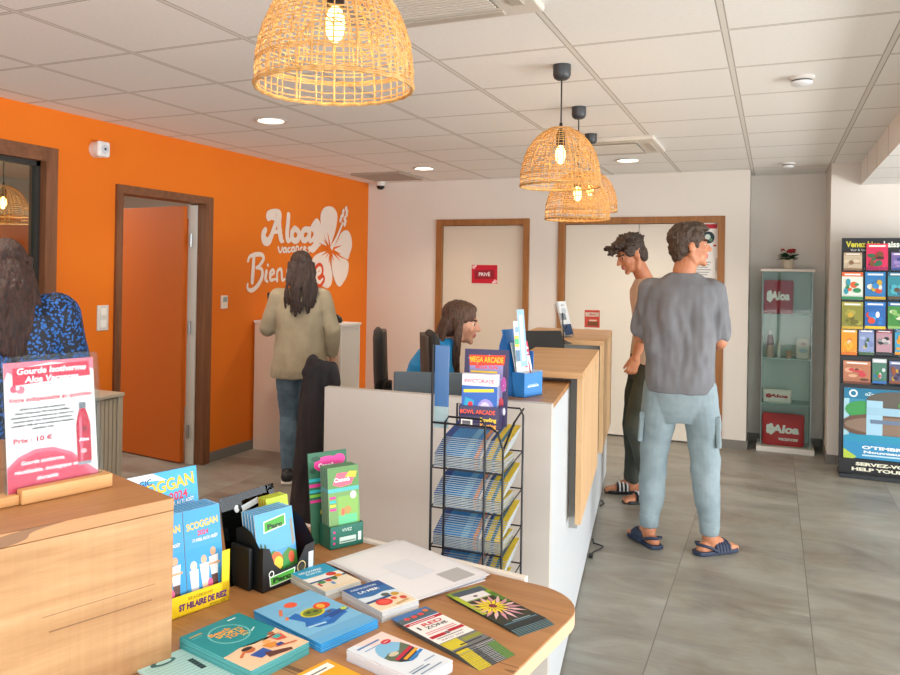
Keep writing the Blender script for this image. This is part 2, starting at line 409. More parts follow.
mb = MB(); mb.T = wall_T_back(-.70, 1.50, YB+.03); mb.box(0, 0, 0, .262, .50, .003, PAPER)
mb.T = mb.T @ MX((0, 0, .003)); mb.art(.262, .50, [('r', .3, .88, .6, .08, '#c4112f'), ('t', 'Aloa', .42, .9, .06, '#ffffff', {'b': .02}), ('e', .62, .72, .2, .11, '#17393c'), ('e', .6, .73, .09, .05, '#cfe0dc'),
    ('e', .7, .68, .05, .03, '#6c8f74'), ('r', .78, .56, .1, .03, '#c4112f'), ('r', .28, .32, .22, .08, '#b81530')] +
    [('r', .12, .27-.045*i, .6-.05*(i % 3), .012, '#8c8c8c') for i in range(6)], .0005)
tag(mb.build('notice'), 'white paper notice with red header and round picture taped to the double door', 'notice')

# lettering
LET = C('#efdfd3', .6, name='cream_lettering')
def cat(pts, n=6):
    out = []; P = [V((p[0], p[1])) for p in pts]; W = [p[2] for p in pts]
    for i in range(len(P)-1):
        a, b, c, d = P[max(i-1, 0)], P[i], P[i+1], P[min(i+2, len(P)-1)]
        for k in range(n):
            t = k/n; q = .5*((2*b)+(c-a)*t+(2*a-5*b+4*c-d)*t*t+(3*b-a-3*c+d)*t**3); out.append((q.x, q.y, W[i]+(W[i+1]-W[i])*t))
    out.append((P[-1].x, P[-1].y, W[-1])); return out
def stroke(mb, pts, mat, z, sx, sy, ox, oy):
    c = cat(pts)
    c = [(ox+x*sx, oy+y*sy, w*sx) for x, y, w in c]; L = []; Rr = []
    for i, (x, y, w) in enumerate(c):
        a = c[max(i-1, 0)]; b = c[min(i+1, len(c)-1)]; t = V((b[0]-a[0], b[1]-a[1]));
        if t.length < 1e-6: t = V((1, 0))
        t.normalize(); nx, ny = -t.y, t.x; zz = z+.00005*i; L.append((x+nx*w/2, y+ny*w/2, zz)); Rr.append((x-nx*w/2, y-ny*w/2, zz))
    n = len(c); mb.add(L+Rr, [(i, n+i, n+i+1, i+1) for i in range(n-1)], mat)
    for (x, y, w), zz in ((c[0], z-.0004), (c[-1], z+.00005*n+.0003)):
        mb.add([(x+w/2*cos(2*pi*k/12), y+w/2*sin(2*pi*k/12), zz) for k in range(12)], [tuple(range(12))], mat)
root = thing('wall_lettering', 'large cream brush lettering painted on the orange wall', 'lettering')
# pixel frame of the lettering: x 240..360, y 195..300 of the photograph mapped to the wall
def wl(px, py):
    d = ray(px, py); t = XL / d.x; p = C0 + d*t; return p.y, p.z
def wpx(zx, zy): return wl(240+zx/6.425, 195+zy/6.425)
_zc = [0]
def wstroke(mb, pts, z=.003):
    q = []; _zc[0] += 1; z = .002 + .0004*(_zc[0] % 8)
    for x, y, w in pts:
        a = wpx(x, y); b = wpx(x+w, y); q.append((a[0], a[1], abs(b[0]-a[0])*.9))
    stroke(mb, q, LET, z, 1, 1, 0, 0)
mb = MB(); mb.T = wall_T_left(0, 0)
wstroke(mb, [(232,155,26),(205,135,30),(180,150,22),(180,120,22),(215,105,20),(250,120,30),(248,170,30),(252,230,30),(262,285,30),(275,298,12)])
wstroke(mb, [(248,130,26),(225,190,24),(200,260,26),(180,298,34),(155,290,40),(148,250,30),(160,225,26)])
wstroke(mb, [(205,240,16),(240,235,16),(262,228,14)])
wstroke(mb, [(310,130,26),(305,190,26),(300,250,26),(306,290,26),(328,285,12)])
wstroke(mb, [(350,215,24),(332,240,26),(332,275,26),(350,295,24),(372,280,26),(374,240,26),(352,215,22)])
wstroke(mb, [(440,225,26),(412,222,22),(396,250,26),(400,285,26),(420,290,22),(440,262,20)])
wstroke(mb, [(446,222,24),(442,260,24),(446,292,22),(462,292,12)])
mb.build('large_word', root)
mb = MB(); mb.T = wall_T_left(0, 0)
x = 248
def small(mb, word_strokes):
    for st in word_strokes: wstroke(mb, st)
small(mb, [[(245,335,9),(250,362,9),(262,366,8),(270,335,8)],
  [(293,340,9),(278,345,9),(278,366,9),(292,362,8),(294,340,9),(298,368,8)],
  [(318,338,8),(306,348,9),(310,366,9),(322,362,8)],
  [(345,335,8),(330,342,9),(332,362,9),(345,356,8),(346,335,8),(350,362,8)],
  [(358,362,8),(360,332,8),(372,334,8),(374,362,8)],
  [(396,334,8),(386,344,9),(390,362,9),(400,358,8)],
  [(408,350,7),(420,340,8),(410,334,8),(406,355,8),(422,362,8)],
  [(445,334,8),(434,342,8),(444,354,8),(434,372,8)]])
mb.build('small_word', root)
mb = MB(); mb.T = wall_T_left(0, 0)
small(mb, [[(50,425,12),(62,395,14),(100,382,20),(140,385,18),(148,415,18),(120,455,14),(100,468,10),(135,475,16),(140,520,20),(115,575,20),(75,612,20),(45,600,14),(46,570,10)],
  [(88,392,20),(84,450,22),(80,510,24),(76,560,22)],
  [(168,490,18),(162,540,18),(176,556,10)],[(176,448,12),(178,452,12)],
  [(190,520,10),(216,500,14),(208,480,12),(192,500,16),(194,545,16),(224,540,10)],
  [(236,550,16),(238,490,12),(262,480,14),(268,545,14),(285,540,10)],
  [(300,485,12),(312,545,14),(338,480,12)],[(345,520,10),(368,500,12),(358,480,12),(346,520,14),(360,550,12),(378,535,10)],
  [(388,550,14),(390,490,12),(410,480,14),(415,550,12)],[(430,480,12),(430,540,14),(452,535,12),(456,480,12),(462,550,12)]])
mb.build('greeting_word', root)
mb = MB(); mb.T = wall_T_left(0, 0)
OUT = C('#e4600a', .7)
def wstroke2(pts, mat, z):
    _zc[0] += 1; z += .0006 + .00006*(_zc[0] % 25); q = []
    for x, y, w in pts:
        a = wpx(x, y); b = wpx(x+w, y); q.append((a[0], a[1], abs(b[0]-a[0])*.9))
    stroke(mb, q, mat, z, 1, 1, 0, 0)
eE = [(470,545,10),(482,520,12),(512,495,14),(508,470,14),(488,490,16),(486,540,16),(505,560,14),(524,540,10)]
wstroke2([(a, b, c+26) for a, b, c in eE], C('#d9480f', .7), .0075); wstroke2(eE, LET, .0085)
mb.build('last_letter', root)
fl = thing('wall_flower', 'big cream hibiscus flower painted beside the lettering on the orange wall', 'wall painting')
mb = MB(); mb.T = wall_T_left(0, 0)
def poly(pts, mat, z):
    q = cat([(a, b, 0) for a, b in pts] + [(pts[0][0], pts[0][1], 0)], 4)[:-1]
    w = [wpx(a, b) for a, b, _ in q]; mb.add([(a, b, z) for a, b in w], [tuple(range(len(w)-1, -1, -1))], mat)
petals = [[(575,335),(548,285),(520,200),(515,130),(535,85),(570,72),(602,85),(622,125),(618,190),(600,270),(585,330)],
          [(560,350),(520,320),(468,372),(440,345),(468,310),(455,285),(470,250),(450,215),(465,175),(490,150),(512,175),(528,225),(545,290)],
          [(596,340),(625,290),(650,240),(688,228),(712,270),(716,330),(700,385),(690,412),(655,398),(615,365)],
          [(590,365),(640,400),(690,425),(694,480),(680,530),(662,560),(640,588),(615,570),(592,500),(585,430)],
          [(568,365),(575,430),(590,510),(584,570),(560,598),(525,585),(490,560),(470,500),(455,440),(478,390),(530,365)]]
for i, p in enumerate(petals): poly(p, LET, .0048+.00015*i)
mb.build('petals', fl)
mb = MB(); mb.T = wall_T_left(0, 0)
OR2 = C('#e66b00', .75)
for a, l, w in [(20,75,12),(50,60,10),(75,95,12),(100,110,13),(125,80,11),(150,85,12),(178,60,10),(215,70,11),(240,60,10),(262,90,13),(285,80,12),(310,95,12),(335,75,11)]:
    q = [(578+cos(R(a))*l*t, 350-sin(R(a))*l*t, w*(1-t)+1) for t in (0, .5, 1)]; wstroke2(q, OR2, .0055)
for a in (0, 1): wstroke2([(578,350,28),(582,346,28)], OR2, .0056)
wstroke2([(580,345,20),(610,290,13),(635,230,11),(655,180,10)], LET, .0065)
for px, py in [(640,165),(645,145),(655,130),(658,108),(676,90),(682,110),(680,130),(668,155),(672,172),(668,190)]: wstroke2([(px,py,15),(px+2,py-6,15)], LET, .0065)
mb.build('stamen', fl)

# siren, switch, thermostat, camera, grilles
r = thing('wall_siren', 'white round alarm siren high on the orange wall between window and door', 'alarm', (XL, 3.80, 2.255), 0, rot=(0, pi/2, 0))
MB().lathe([(.052, 0), (.052, .05), (.045, .055)], C('#e4d8cf', .4), 28).build('base', r, 40)
MB().box(-.05, -.05, .055, .05, .05, .085, C('#ecebea', .35)).build('cover', r, bev=.018)
MB().lathe([(.03, .085), (.028, .089)], C('#cfd4dc', .3), 24).lathe([(.009, .089), (.008, .092)], DGREY, 12).build('lens', r, 40)
r = thing('light_switch', 'white double rocker switch plate left of the orange door', 'switch', (XL, 3.835, 1.09))
MB().box(0, 0, 0, .009, .095, .165, WHITE).build('plate', r, bev=.003)
for k in (0, 1): MB().box(.009, .022, .02+.078*k, .014, .073, .07+.078*k, C('#f4f2ee', .35)).build('rocker', r, bev=.002)
r = thing('thermostat', 'small white wall thermostat on the orange wall right of the door', 'thermostat', (XL, 5.10, 1.19))
MB().box(0, 0, 0, .02, .075, .105, C('#ecdfd2', .4)).build('body', r, bev=.006)
MB().box(.02, .012, .055, .0215, .063, .092, C('#93a0a0', .3)).build('display', r)
r = thing('dome_camera', 'small white dome security camera at the ceiling corner of the orange wall', 'camera', (-3.76, YB-.12, H))
MB().lathe([(.055, 0), (.055, -.03), (.045, -.045)][::-1], WHITE, 24).build('mount', r, 40)
MB().ell((0, 0, -.05), (.042, .042, .035), BLACK, 18, 10).build('dome', r, 60)
def grille(name, label, cat_, x0, x1, y0, y1, slats, cols, body='#cfc8bd', deep='#6d675f', along='x', z=H, th=.02):
    r = thing(name, label, cat_, ((x0+x1)/2, (y0+y1)/2, z)); a = (x1-x0)/2; b = (y1-y0)/2; m_ = C(body, .6); fr = .03
    MB().box(-a, -b, -th, a, -b+fr, 0, m_).box(-a, b-fr, -th, a, b, 0, m_).box(-a, -b+fr, -th, -a+fr, b-fr, 0, m_).box(a-fr, -b+fr, -th, a, b-fr, 0, m_).build('frame', r)
    MB().box(-a+fr, -b+fr, -.006, a-fr, b-fr, -.002, C(deep, .8)).build('backing', r)
    mb = MB()
    for i in range(slats):
        t = -b+fr+(2*b-2*fr)*(i+.5)/slats; mb.T = MX((0, t, -.012), (.6, 0, 0)); mb.box(-a+fr, -.008, -.0015, a-fr, .008, .0015, m_)
    mb.build('slats', r); return r
grille('ceiling_grille', 'grey louvred air return grille in the ceiling near the orange corner', 'vent', -3.72, -3.2, 6.75, 7.3, 22, 0, '#a8988a', '#4b443d')
def ac(label, x0, x1, y0, y1):
    r = thing('air_conditioner', label, 'air conditioner', ((x0+x1)/2, (y0+y1)/2, H), group='ceiling cassettes'); a = (x1-x0)/2; b = (y1-y0)/2; m_ = C('#d8d2c8', .5)
    MB().prism([(-a, -b), (a, -b), (a, b), (-a, b)], -.03, 0, m_).build('panel', r, bev=.008)
    MB().box(-a*.62, -b*.62, -.036, a*.62, b*.62, -.029, C('#8f877b', .7)).build('intake', r)
    mb = MB()
    for i in range(16): t = -b*.6+1.2*b*(i+.5)/16; mb.box(-a*.6, t-.005, -.041, a*.6, t+.005, -.036, m_)
    mb.build('grille', r)
    for sx, sy in ((0, 1), (0, -1), (1, 0), (-1, 0)):
        mb = MB(); w_ = .022; cx, cy = sx*a*.82, sy*b*.82
        hx_, hy = (w_, b*.62) if sx else (a*.62, w_); mb.box(cx-hx_, cy-hy, -.037, cx+hx_, cy+hy, -.0295, C('#b8b0a4', .5)); mb.build('flap', r, bev=.003)
    return r
ac('white ceiling air conditioner cassette behind the wicker pendant row', -1.42, -.74, 5.52, 6.15)
ac('white ceiling air conditioner cassette cut by the top edge right of the big pendant', -1.42, -.74, 2.10, 2.73)
def downlight(label, x, y):
    r = thing('recessed_downlight', label, 'downlight', (x, y, H), group='round recessed ceiling lights')
    MB().lathe([(.088, 0), (.104, -.004), (.104, -.009), (.086, -.010), (.080, 0)][::-1], C('#d9d0c6', .4), 36).build('ring', r, 40)
    MB().lathe([(.079, -.002), (.079, -.004)][::-1], C('#fff3e0', .5, emit=9), 36).build('diffuser', r)
    l = bpy.data.lights.new('downlight_lamp', 'SPOT'); l.energy = 60; l.spot_size = R(130); l.spot_blend = .8; l.shadow_soft_size = .07; l.color = (1, .86, .7)
    o = bpy.data.objects.new('downlight_lamp', l); COL.objects.link(o); o.parent = r; o.location = (0, 0, -.03)
downlight('round recessed ceiling light nearest the window and the orange wall', -2.897, 4.207)
downlight('round recessed ceiling light nearest the security camera', -2.889, 6.615)
downlight('round recessed ceiling light beyond the wicker pendants', -1.093, 6.66)
def detector(label, x, y):
    r = thing('smoke_detector', label, 'smoke detector', (x, y, H), group='smoke detectors')
    MB().lathe([(.055, 0), (.055, -.012), (.048, -.016)][::-1], WHITE, 28).build('base', r, 40)
    MB().lathe([(.044, -.014), (.044, -.024)][::-1], DGREY, 28).build('vent_ring', r, 40)
    MB().lathe([(.048, -.023), (.046, -.034), (.030, -.042), (.002, -.043)][::-1], C('#e6e8ea', .35), 28).build('cap', r, 50)
detector('larger looking white smoke detector on the ceiling nearer the viewer', .106, 4.176)
detector('small looking smoke detector far back above the flower pot', .092, 7.238)
# ================================================================== wicker pendants
WICK = NT('wicker'); _n = WICK.noise(WICK.coords(), 60, 3); WICK.col(WICK.ramp(_n, [(.3, '#b98648'), (.7, '#dcb274')])); WICK.rough(.6); WICK = WICK.m
def pendant(x, y, zrim, label, dens=1.0, seed=1, cord=True):
    rnd = random.Random(seed)
    r = thing('pendant_lamp', label, 'pendant lamp', (x, y, zrim), seed*.7, 'wicker pendant lamps')
    top = H - zrim; hh = .262
    MB().lathe([(.04, 0), (.04, -.045), (.034, -.06), (.022, -.068), (.006, -.070)][::-1], C('#3a3d40', .4), 28, (0, 0, top)).build('canopy', r, 40)
    MB().tube([(0, 0, top-.06), (0, 0, hh+.03)], .0035, BLACK, 8).build('cord', r, 50)
    mb = MB().lathe([(.02, .185), (.021, .235), (.012, .25), (.006, .29)], BLACK, 20); mb.build('socket', r, 40)
    def prof(t):      # t 0 top .. 1 rim
        rr = .045 + (.178-.045) * (1 - (1-t)**2.4)**.72
        return rr, hh*(1-t)**.96 if t < 1 else 0
    def pt(a, t, dr=0):
        rr, z = prof(max(0, min(1, t))); return V(((rr+dr)*cos(a), (rr+dr)*sin(a), z))
    mb = MB(); na = int(44*dens)
    for i in range(na):
        a = 2*pi*i/na + rnd.uniform(-.02, .02); sl = rnd.uniform(-.05, .05); rr = .0019 if i % 4 else .003
        mb.tube([pt(a+sl*t, t, .0008*(-1)**k+rnd.uniform(-.0006, .0006)) for k, t in enumerate([j/16 for j in range(17)])], rr, WICK, 4)
    rows = [.0, .03]; t = .07
    while t < .80: rows.append(t); t += .040/dens*rnd.choice((.8, 1, 1.15))
    rows += [.80, .815, .83, .90, .955]
    for q, t in enumerate(rows):
        w = .0016; ph = rnd.uniform(0, 6)
        mb.tube([pt(2*pi*k/56, t+.006*sin(3*2*pi*k/56+ph)*(0 < t < .8)+rnd.uniform(-.004, .004), .0015*(-1)**(k+q)) for k in range(56)], w, WICK, 4, True)
    for i in range(int(60*dens)):                   # loose extra canes
        a = rnd.uniform(0, 6.28); t = rnd.uniform(.02, .7); L = rnd.uniform(.06, .16); s_ = rnd.uniform(-.25, .25)
        mb.tube([pt(a+s_*k/4, t+L*k/4, .002) for k in range(5)], .0016, WICK, 4)
    mb.tube([(.047*cos(2*pi*k/24), .047*sin(2*pi*k/24), hh) for k in range(24)], .004, WICK, 6, True)
    mb.build('shade', r, 60)
    mb = MB()
    for dz, dr in ((0, 0), (.004, .002), (.002, -.003)): mb.tube([(( .178+dr)*cos(2*pi*k/48), (.178+dr)*sin(2*pi*k/48), dz+.001*(-1)**k) for k in range(48)], .0032, WICK, 6, True)
    mb.build('rim', r, 60)
    MB().ell((0, 0, .145), (.022, .022, .042), C('#ffc46b', .3, emit=16), 16, 12).build('bulb', r, 60)
    l = bpy.data.lights.new('bulb_light', 'POINT'); l.energy = 2.0; l.color = (1, .72, .38); l.shadow_soft_size = .03
    o = bpy.data.objects.new('bulb_light', l); COL.objects.link(o); o.parent = r; o.location = (0, 0, .085)
p = D(331, 272, 1.80); pendant(p.x, p.y, 1.913, 'big looking wicker pendant lamp nearest the viewer, cut by the top edge', 1.0, 3)
pendant(-.883, 3.561, 1.90, 'first wicker pendant of the row above the counter, with the longest visible cord', .95, 5)
pendant(-1.011, 4.484, 1.815, 'lowest hanging wicker pendant, the middle one of the row above the counter', .95, 8)
pendant(-1.126, 5.367, 1.93, 'farthest wicker pendant of the row, half hidden behind the middle one', .95, 11)

p = D(3, 205, 5.6); pendant(p.x, p.y, 1.80, 'wicker pendant lamp added behind the orange wall window to imitate a reflection in it', .8, 14)  # added in the office in place of a lamp reflected in the pane
# ================================================================== reception counter
CA = math.atan2(.134, .991)
ctr = thing('reception_counter', 'long white reception counter with oak waterfall tops and grey recesses', 'reception counter', (-.717, 3.065, 0), CA)
CW = C('#c3c8cc', .45); CG = C('#9c9c98', .55)
MB().prism([(-.83, -.44), (-.0, -.51), (-.0, -.47), (-.83, -.40)], 0, 1.078, C('#c9c5be', .5)).build('end_panel', ctr, bev=.0015)
MB().box(-.2, -.469, .012, 0, 3.12, .484, CW).box(-.2, -.469, .484, 0, .13, 1.058, CW).box(-.2, .97, .484, -.012, 1.55, 1.06, CG).box(-.2, 2.42, .484, -.012, 3.12, 1.06, CG).build('body', ctr, bev=.0015)
MB().box(-.2, -.468, 1.058, 0, .13, 1.078, OAK_TOP).build('worktop', ctr, bev=.001)
MB().box(-.25, .13, .484, .033, .97, 1.097, CG).build('recess', ctr, bev=.001)
MB().box(-.44, 1.55, .484, .033, 2.42, 1.105, CG).build('recess', ctr, bev=.001)
MB().box(-.27, .03, 1.097, .055, 1.06, 1.122, OAK).build('raised_top', ctr, bev=.001)
MB().box(.033, .031, .53, .0549, 1.059, 1.0968, OAK_V).build('side_cladding', ctr, bev=.001)
MB().box(-.46, 1.49, 1.105, .055, 2.48, 1.132, OAK).build('raised_top', ctr, bev=.001)
MB().box(.033, 1.491, .50, .0549, 2.479, 1.1048, OAK_V).build('side_cladding', ctr, bev=.001)
MB().box(-.75, -.39, .70, -.202, 3.0, .73, C('#d8d4cc', .5)).build('desk_surface', ctr, bev=.002)
MB().box(-.72, 2.9, 0, -.24, 2.94, .70, CW).build('desk_support', ctr)
MB().box(-.19, -.46, 0, -.02, 3.10, .012, SKIRT).build('plinth', ctr)
def CL(u, v, z): a = ctr.location; return V((a.x+u*cos(CA)-v*sin(CA), a.y+u*sin(CA)+v*cos(CA), z))
r = thing('cable', 'small loop of black cable lying on the floor at the foot of the counter', 'cable', CL(.03, 1.35, .006), CA)
MB().tube([(-.02, -.12, 0), (.0, -.05, 0), (.03, 0, .002), (.045, .04, .004), (.02, .07, .002), (-.01, .09, 0), (-.02, .16, 0)], .004, BLACK, 6).build('lead', r, 60)
MB().box(-.02, -.15, -.004, .0, -.11, .012, BLACK).build('plug', r, bev=.002)
r = thing('cable', 'short black cable end on the floor farther along the counter foot', 'cable', CL(.02, 2.25, .006), CA)
MB().tube([(-.01, -.05, 0), (.01, 0, .002), (.0, .05, .004), (-.01, .08, 0)], .005, BLACK, 6).build('lead', r, 60)

# monitor and stands on the raised tops
p = CL(-.11, .9, 1.122)
r = thing('sign_holder', 'thin black rod stand with a round flat foot on the nearer raised counter top', 'stand', Z(563.5, 343.5, 1.1225))
MB().lathe([(.046, 0), (.046, .004), (.02, .014), (.006, .02), (.006, .022)], BLACK, 28).build('foot', r, 40)
MB().tube([(0, 0, .018), (-.008, 0, .17)], .0035, BLACK, 8).build('rod', r, 60)
MB().tube([(-.002, 0, .06), (.018, 0, .1)], .003, BLACK, 8).build('clip', r, 60)
def monitor(label, loc, rz, w, h, tilt=0, back='#3c3f42', text=False, stand=.12):
    r = thing('monitor', label, 'computer monitor', loc, rz)
    mb = MB(); mb.T = MX((0, 0, stand+h/2), (tilt, 0, 0)); mb.box(-w/2, -.012, -h/2, w/2, .016, h/2, C(back, .4)); mb.build('housing', r, bev=.006)
    mb = MB(); mb.T = MX((0, 0, stand+h/2), (tilt, 0, 0)); mb.box(-w/2+.01, .0165, -h/2+.012, w/2-.01, .0175, h/2-.01, C('#10151c', .15)); mb.build('screen', r)
    if text:
        mb = MB(); mb.T = MX((0, 0, stand+h/2), (tilt, 0, 0)) @ Matrix(((1,0,0,-w/2+.03),(0,0,-1,-.0125),(0,1,0,-h/2-.002),(0,0,0,1)))
        mb.box(-.01, -.002, -.006, w*.9, .05, 0, BLACK); mb.art(w, .05, [('t', 'Lenovo', .45, .28, .75, '#d8d8d8', {'b': .02})]); mb.build('lower_bezel', r)
    MB().box(-.03, -.03, .004, .03, -.013, stand+h*.5, BLACK).build('neck', r, bev=.003)
    MB().box(-.11, -.09, 0, .11, .08, .008, BLACK).build('foot', r, bev=.003)
    return r
q = D(428, 390, 3.45); monitor('grey backed desktop monitor in front of the seated woman, just above the partition', (q.x, q.y, .7305), R(23), .30, .22, R(-6), '#66757f', True, stand=.12)
q = D(546, 337, 4.3); monitor('black monitor seen low behind the rod stand on the counter', (q.x-.02, q.y, .7305), R(38), .27, .26, R(-32), '#232426', stand=.22)

# leaflet holders on the counter
def pocket(name, label, loc, rz, w, h, spec, n=4, tilt=14, cover='#dfe7ee', group=None):
    r = thing(name, label, 'leaflet holder', loc, rz, group)
    T_ = MX((0, 0, .004), (R(tilt)*-1, 0, 0))
    mb = MB(); mb.T = T_; mb.box(-w/2-.004, .024, 0, w/2+.004, .027, h*1.02, ACRYL); mb.build('back', r)
    mb = MB(); mb.T = T_; mb.box(-w/2-.004, 0, 0, w/2+.004, .003, h*.3, ACRYL).box(-w/2-.004, .003, 0, w/2+.004, .024, .003, ACRYL); mb.build('pocket', r)
    MB().box(-w/2-.004, 0, 0, w/2+.004, .09, .004, ACRYL).build('foot', r)
    return r, T_
def leaflet(name, label, cat_, W_, L_, th, spec, side='#e8e8e6', eps=.00004):
    "a booklet lying on its back: x right, y up the page"
    mb = MB(); mb.box(0, 0, 0, W_, L_, th, C(side, .5)); mb.T = MX((0, 0, th)); mb.art(W_, L_, spec, eps); mb.T = Matrix()
    return tag(mb.build(name), label, cat_)
def stand_up(o, loc, rz, tilt):
    "put a flat leaflet upright: page up = z, front = -y of rz, leaning back by tilt"
    o.rotation_euler = (Matrix.Rotation(rz, 3, 'Z') @ Matrix.Rotation(R(90-tilt), 3, 'X')).to_euler(); o.location = loc
p = Z(570, 337, 1.133)
hz = R(-35)
r, T_ = pocket('leaflet_holder', 'clear acrylic leaflet holder on the far raised counter top beside the rod stand', (p.x-.0, p.y, 1.133), R(75), .105, .20, None, tilt=16)
for k in range(4):
    o = leaflet('leaflet', 'blue and white leaflet in the clear holder on the far counter top' if k == 0 else 'leaflet behind the front one in the clear holder on the far counter top', 'leaflet', .099, .205, .002,
        [('r',0,0,1,1,'#dfe6ea'),('r',0,.0,1,.32,'#27456e'),('r',0,.45,.6,.2,'#6f7f8c'),('e',.5,.72,.3,.09,'#b9c6cf'),('t','INFO',.5,.86,.08,'#1b3d6e')], '#eef0f0')
    m4 = MX((p.x, p.y, 1.133), (0, 0, R(75))) @ MX((-.0495, .006+.004*k, .012), (R(90-16), 0, 0)); o.matrix_world = m4
    if k: o['group'] = 'leaflets in the clear counter holder'
p = CL(-.2, 2.3, 1.1325)
p = Z(590, 328.5, 1.1335)
o = leaflet('leaflet', 'red and white leaflet leaning up on the far end of the counter top', 'leaflet', .105, .15, .002,
        [('r',0,0,1,1,'#e2574f'),('r',.05,.62,.9,.25,'#f4e6df'),('t','Aloa',.5,.7,.14,'#c4112f',{'b':.03}),('r',.2,.1,.7,.22,'#8c5a3a'),('r',.3,.36,.5,.08,'#f7efe8')], '#f2ddd6')
o.matrix_world = MX((p.x-.06, p.y+.1, 1.1335), (0, 0, R(12))) @ MX((0, 0, 0), (R(90-38), 0, R(0)))

# blue brochure box on the worktop
p = Z(524, 398, 1.0785); BL = C('#1578c4', .45); BL2 = C('#0f68b2', .45)
rz = R(74)
r = thing('brochure_box', 'bright blue cardboard brochure box standing on the near end of the counter', 'brochure holder', (p.x, p.y, 1.0785), rz)
w_ = .118
mb = MB(); mb.T = MX((0, .036, 0), (R(-14), 0, 0)); mb.box(0, 0, 0, w_, .003, .235, BL); mb.T = mb.T @ Matrix(((1,0,0,0),(0,0,-1,-.0004),(0,1,0,0),(0,0,0,1))); mb.build('back_board', r)
mb = MB(); mb.add([(0,.037,0),(0,.105,0),(0,.105,.17),(0,.09,.215),(0,.085,.228)], [(0,1,2,3,4)], BL2); mb.add([(.002,.037,0),(.002,.105,0),(.002,.105,.17),(.002,.09,.215),(.002,.085,.228)], [(4,3,2,1,0)], BL2)
mb.box(w_-.002, .037, 0, w_, .105, .15, BL2); mb.box(0, .104, 0, w_, .106, .16, BL2); mb.build('rear_wing', r)
mb = MB(); mb.add([(0,0,0),(w_,0,0),(w_,0,.082),(0,0,.082)], [(0,1,2,3)], BL).box(0, 0, 0, w_, .036, .002, BL).box(w_-.002, 0, 0, w_, .05, .085, C('#dfe8ef', .5)).box(0, 0, 0, .002, .05, .085, BL)
mb.T = Matrix(((1,0,0,0),(0,0,-1,-.0006),(0,1,0,0),(0,0,0,1))); mb.art(w_, .08, [('r',.18,.42,.6,.05,'#dff0fb'),('r',.22,.5,.5,.02,'#bfe0f5')])
mb.T = Matrix(((0,0,1,w_+.0006),(1,0,0,0),(0,1,0,0),(0,0,0,1))); mb.art(.05, .08, [('r',.1,.6,.8,.25,'#2c63a8'),('r',.1,.1,.8,.3,'#3b74b8'),('e',.5,.25,.25,.12,'#e8eef5')]); mb.build('tray', r)
base = MX((p.x, p.y, 1.0785), (0, 0, rz))
for k, (x0, y0, z0, w2, h2, lab, spec) in enumerate([
    (.006, .022, .004, .052, .185, 'blue sky leaflet in the left half of the blue brochure box', [('r',0,0,1,1,'#6db9de'),('r',0,.55,1,.45,'#a9d8ea'),('r',.1,.3,.35,.25,'#d8c04c'),('r',.5,.3,.4,.2,'#2f6fa8'),('e',.5,.7,.35,.08,'#1d5f9b'),('r',.2,.1,.6,.15,'#e9d27a')]),
    (.062, .022, .004, .05, .185, 'red and white flask leaflet in the right half of the blue brochure box', [('r',0,0,1,1,'#f4eeee'),('r',0,.72,1,.28,'#d8334a'),('t','Gourde',.5,.85,.08,'#ffffff',{'b':.02}),('r',.1,.75,.8,.04,'#f2c7cc'),('r',.62,.15,.14,.45,'#b01c33'),('r',.1,.5,.4,.04,'#d8334a'),('r',.1,.3,.35,.04,'#d8334a'),('r',0,0,.5,.12,'#e0566a')]),
    (.004, .032, .06, .05, .20, 'tall white leaflet with yellow band rising above the blue brochure box', [('r',0,0,1,1,'#e9eef2'),('r',0,.55,1,.2,'#e7d24c'),('r',0,.6,.5,.1,'#59b77a'),('r',.1,.8,.8,.1,'#7f9fbe'),('r',0,.3,1,.2,'#5b7d9a')]),
    (.03, .036, .10, .045, .20, 'slim grey blue leaflet sticking up highest behind the blue brochure box', [('r',0,0,1,1,'#8fb0cc'),('r',.3,.1,.4,.8,'#e9f1f6')])]):
    o = leaflet('leaflet', lab, 'leaflet', w2, h2, .0025, spec)
    o.matrix_world = base @ MX((x0, y0, z0), (R(90-13 if k < 2 else 90-6), 0, 0))

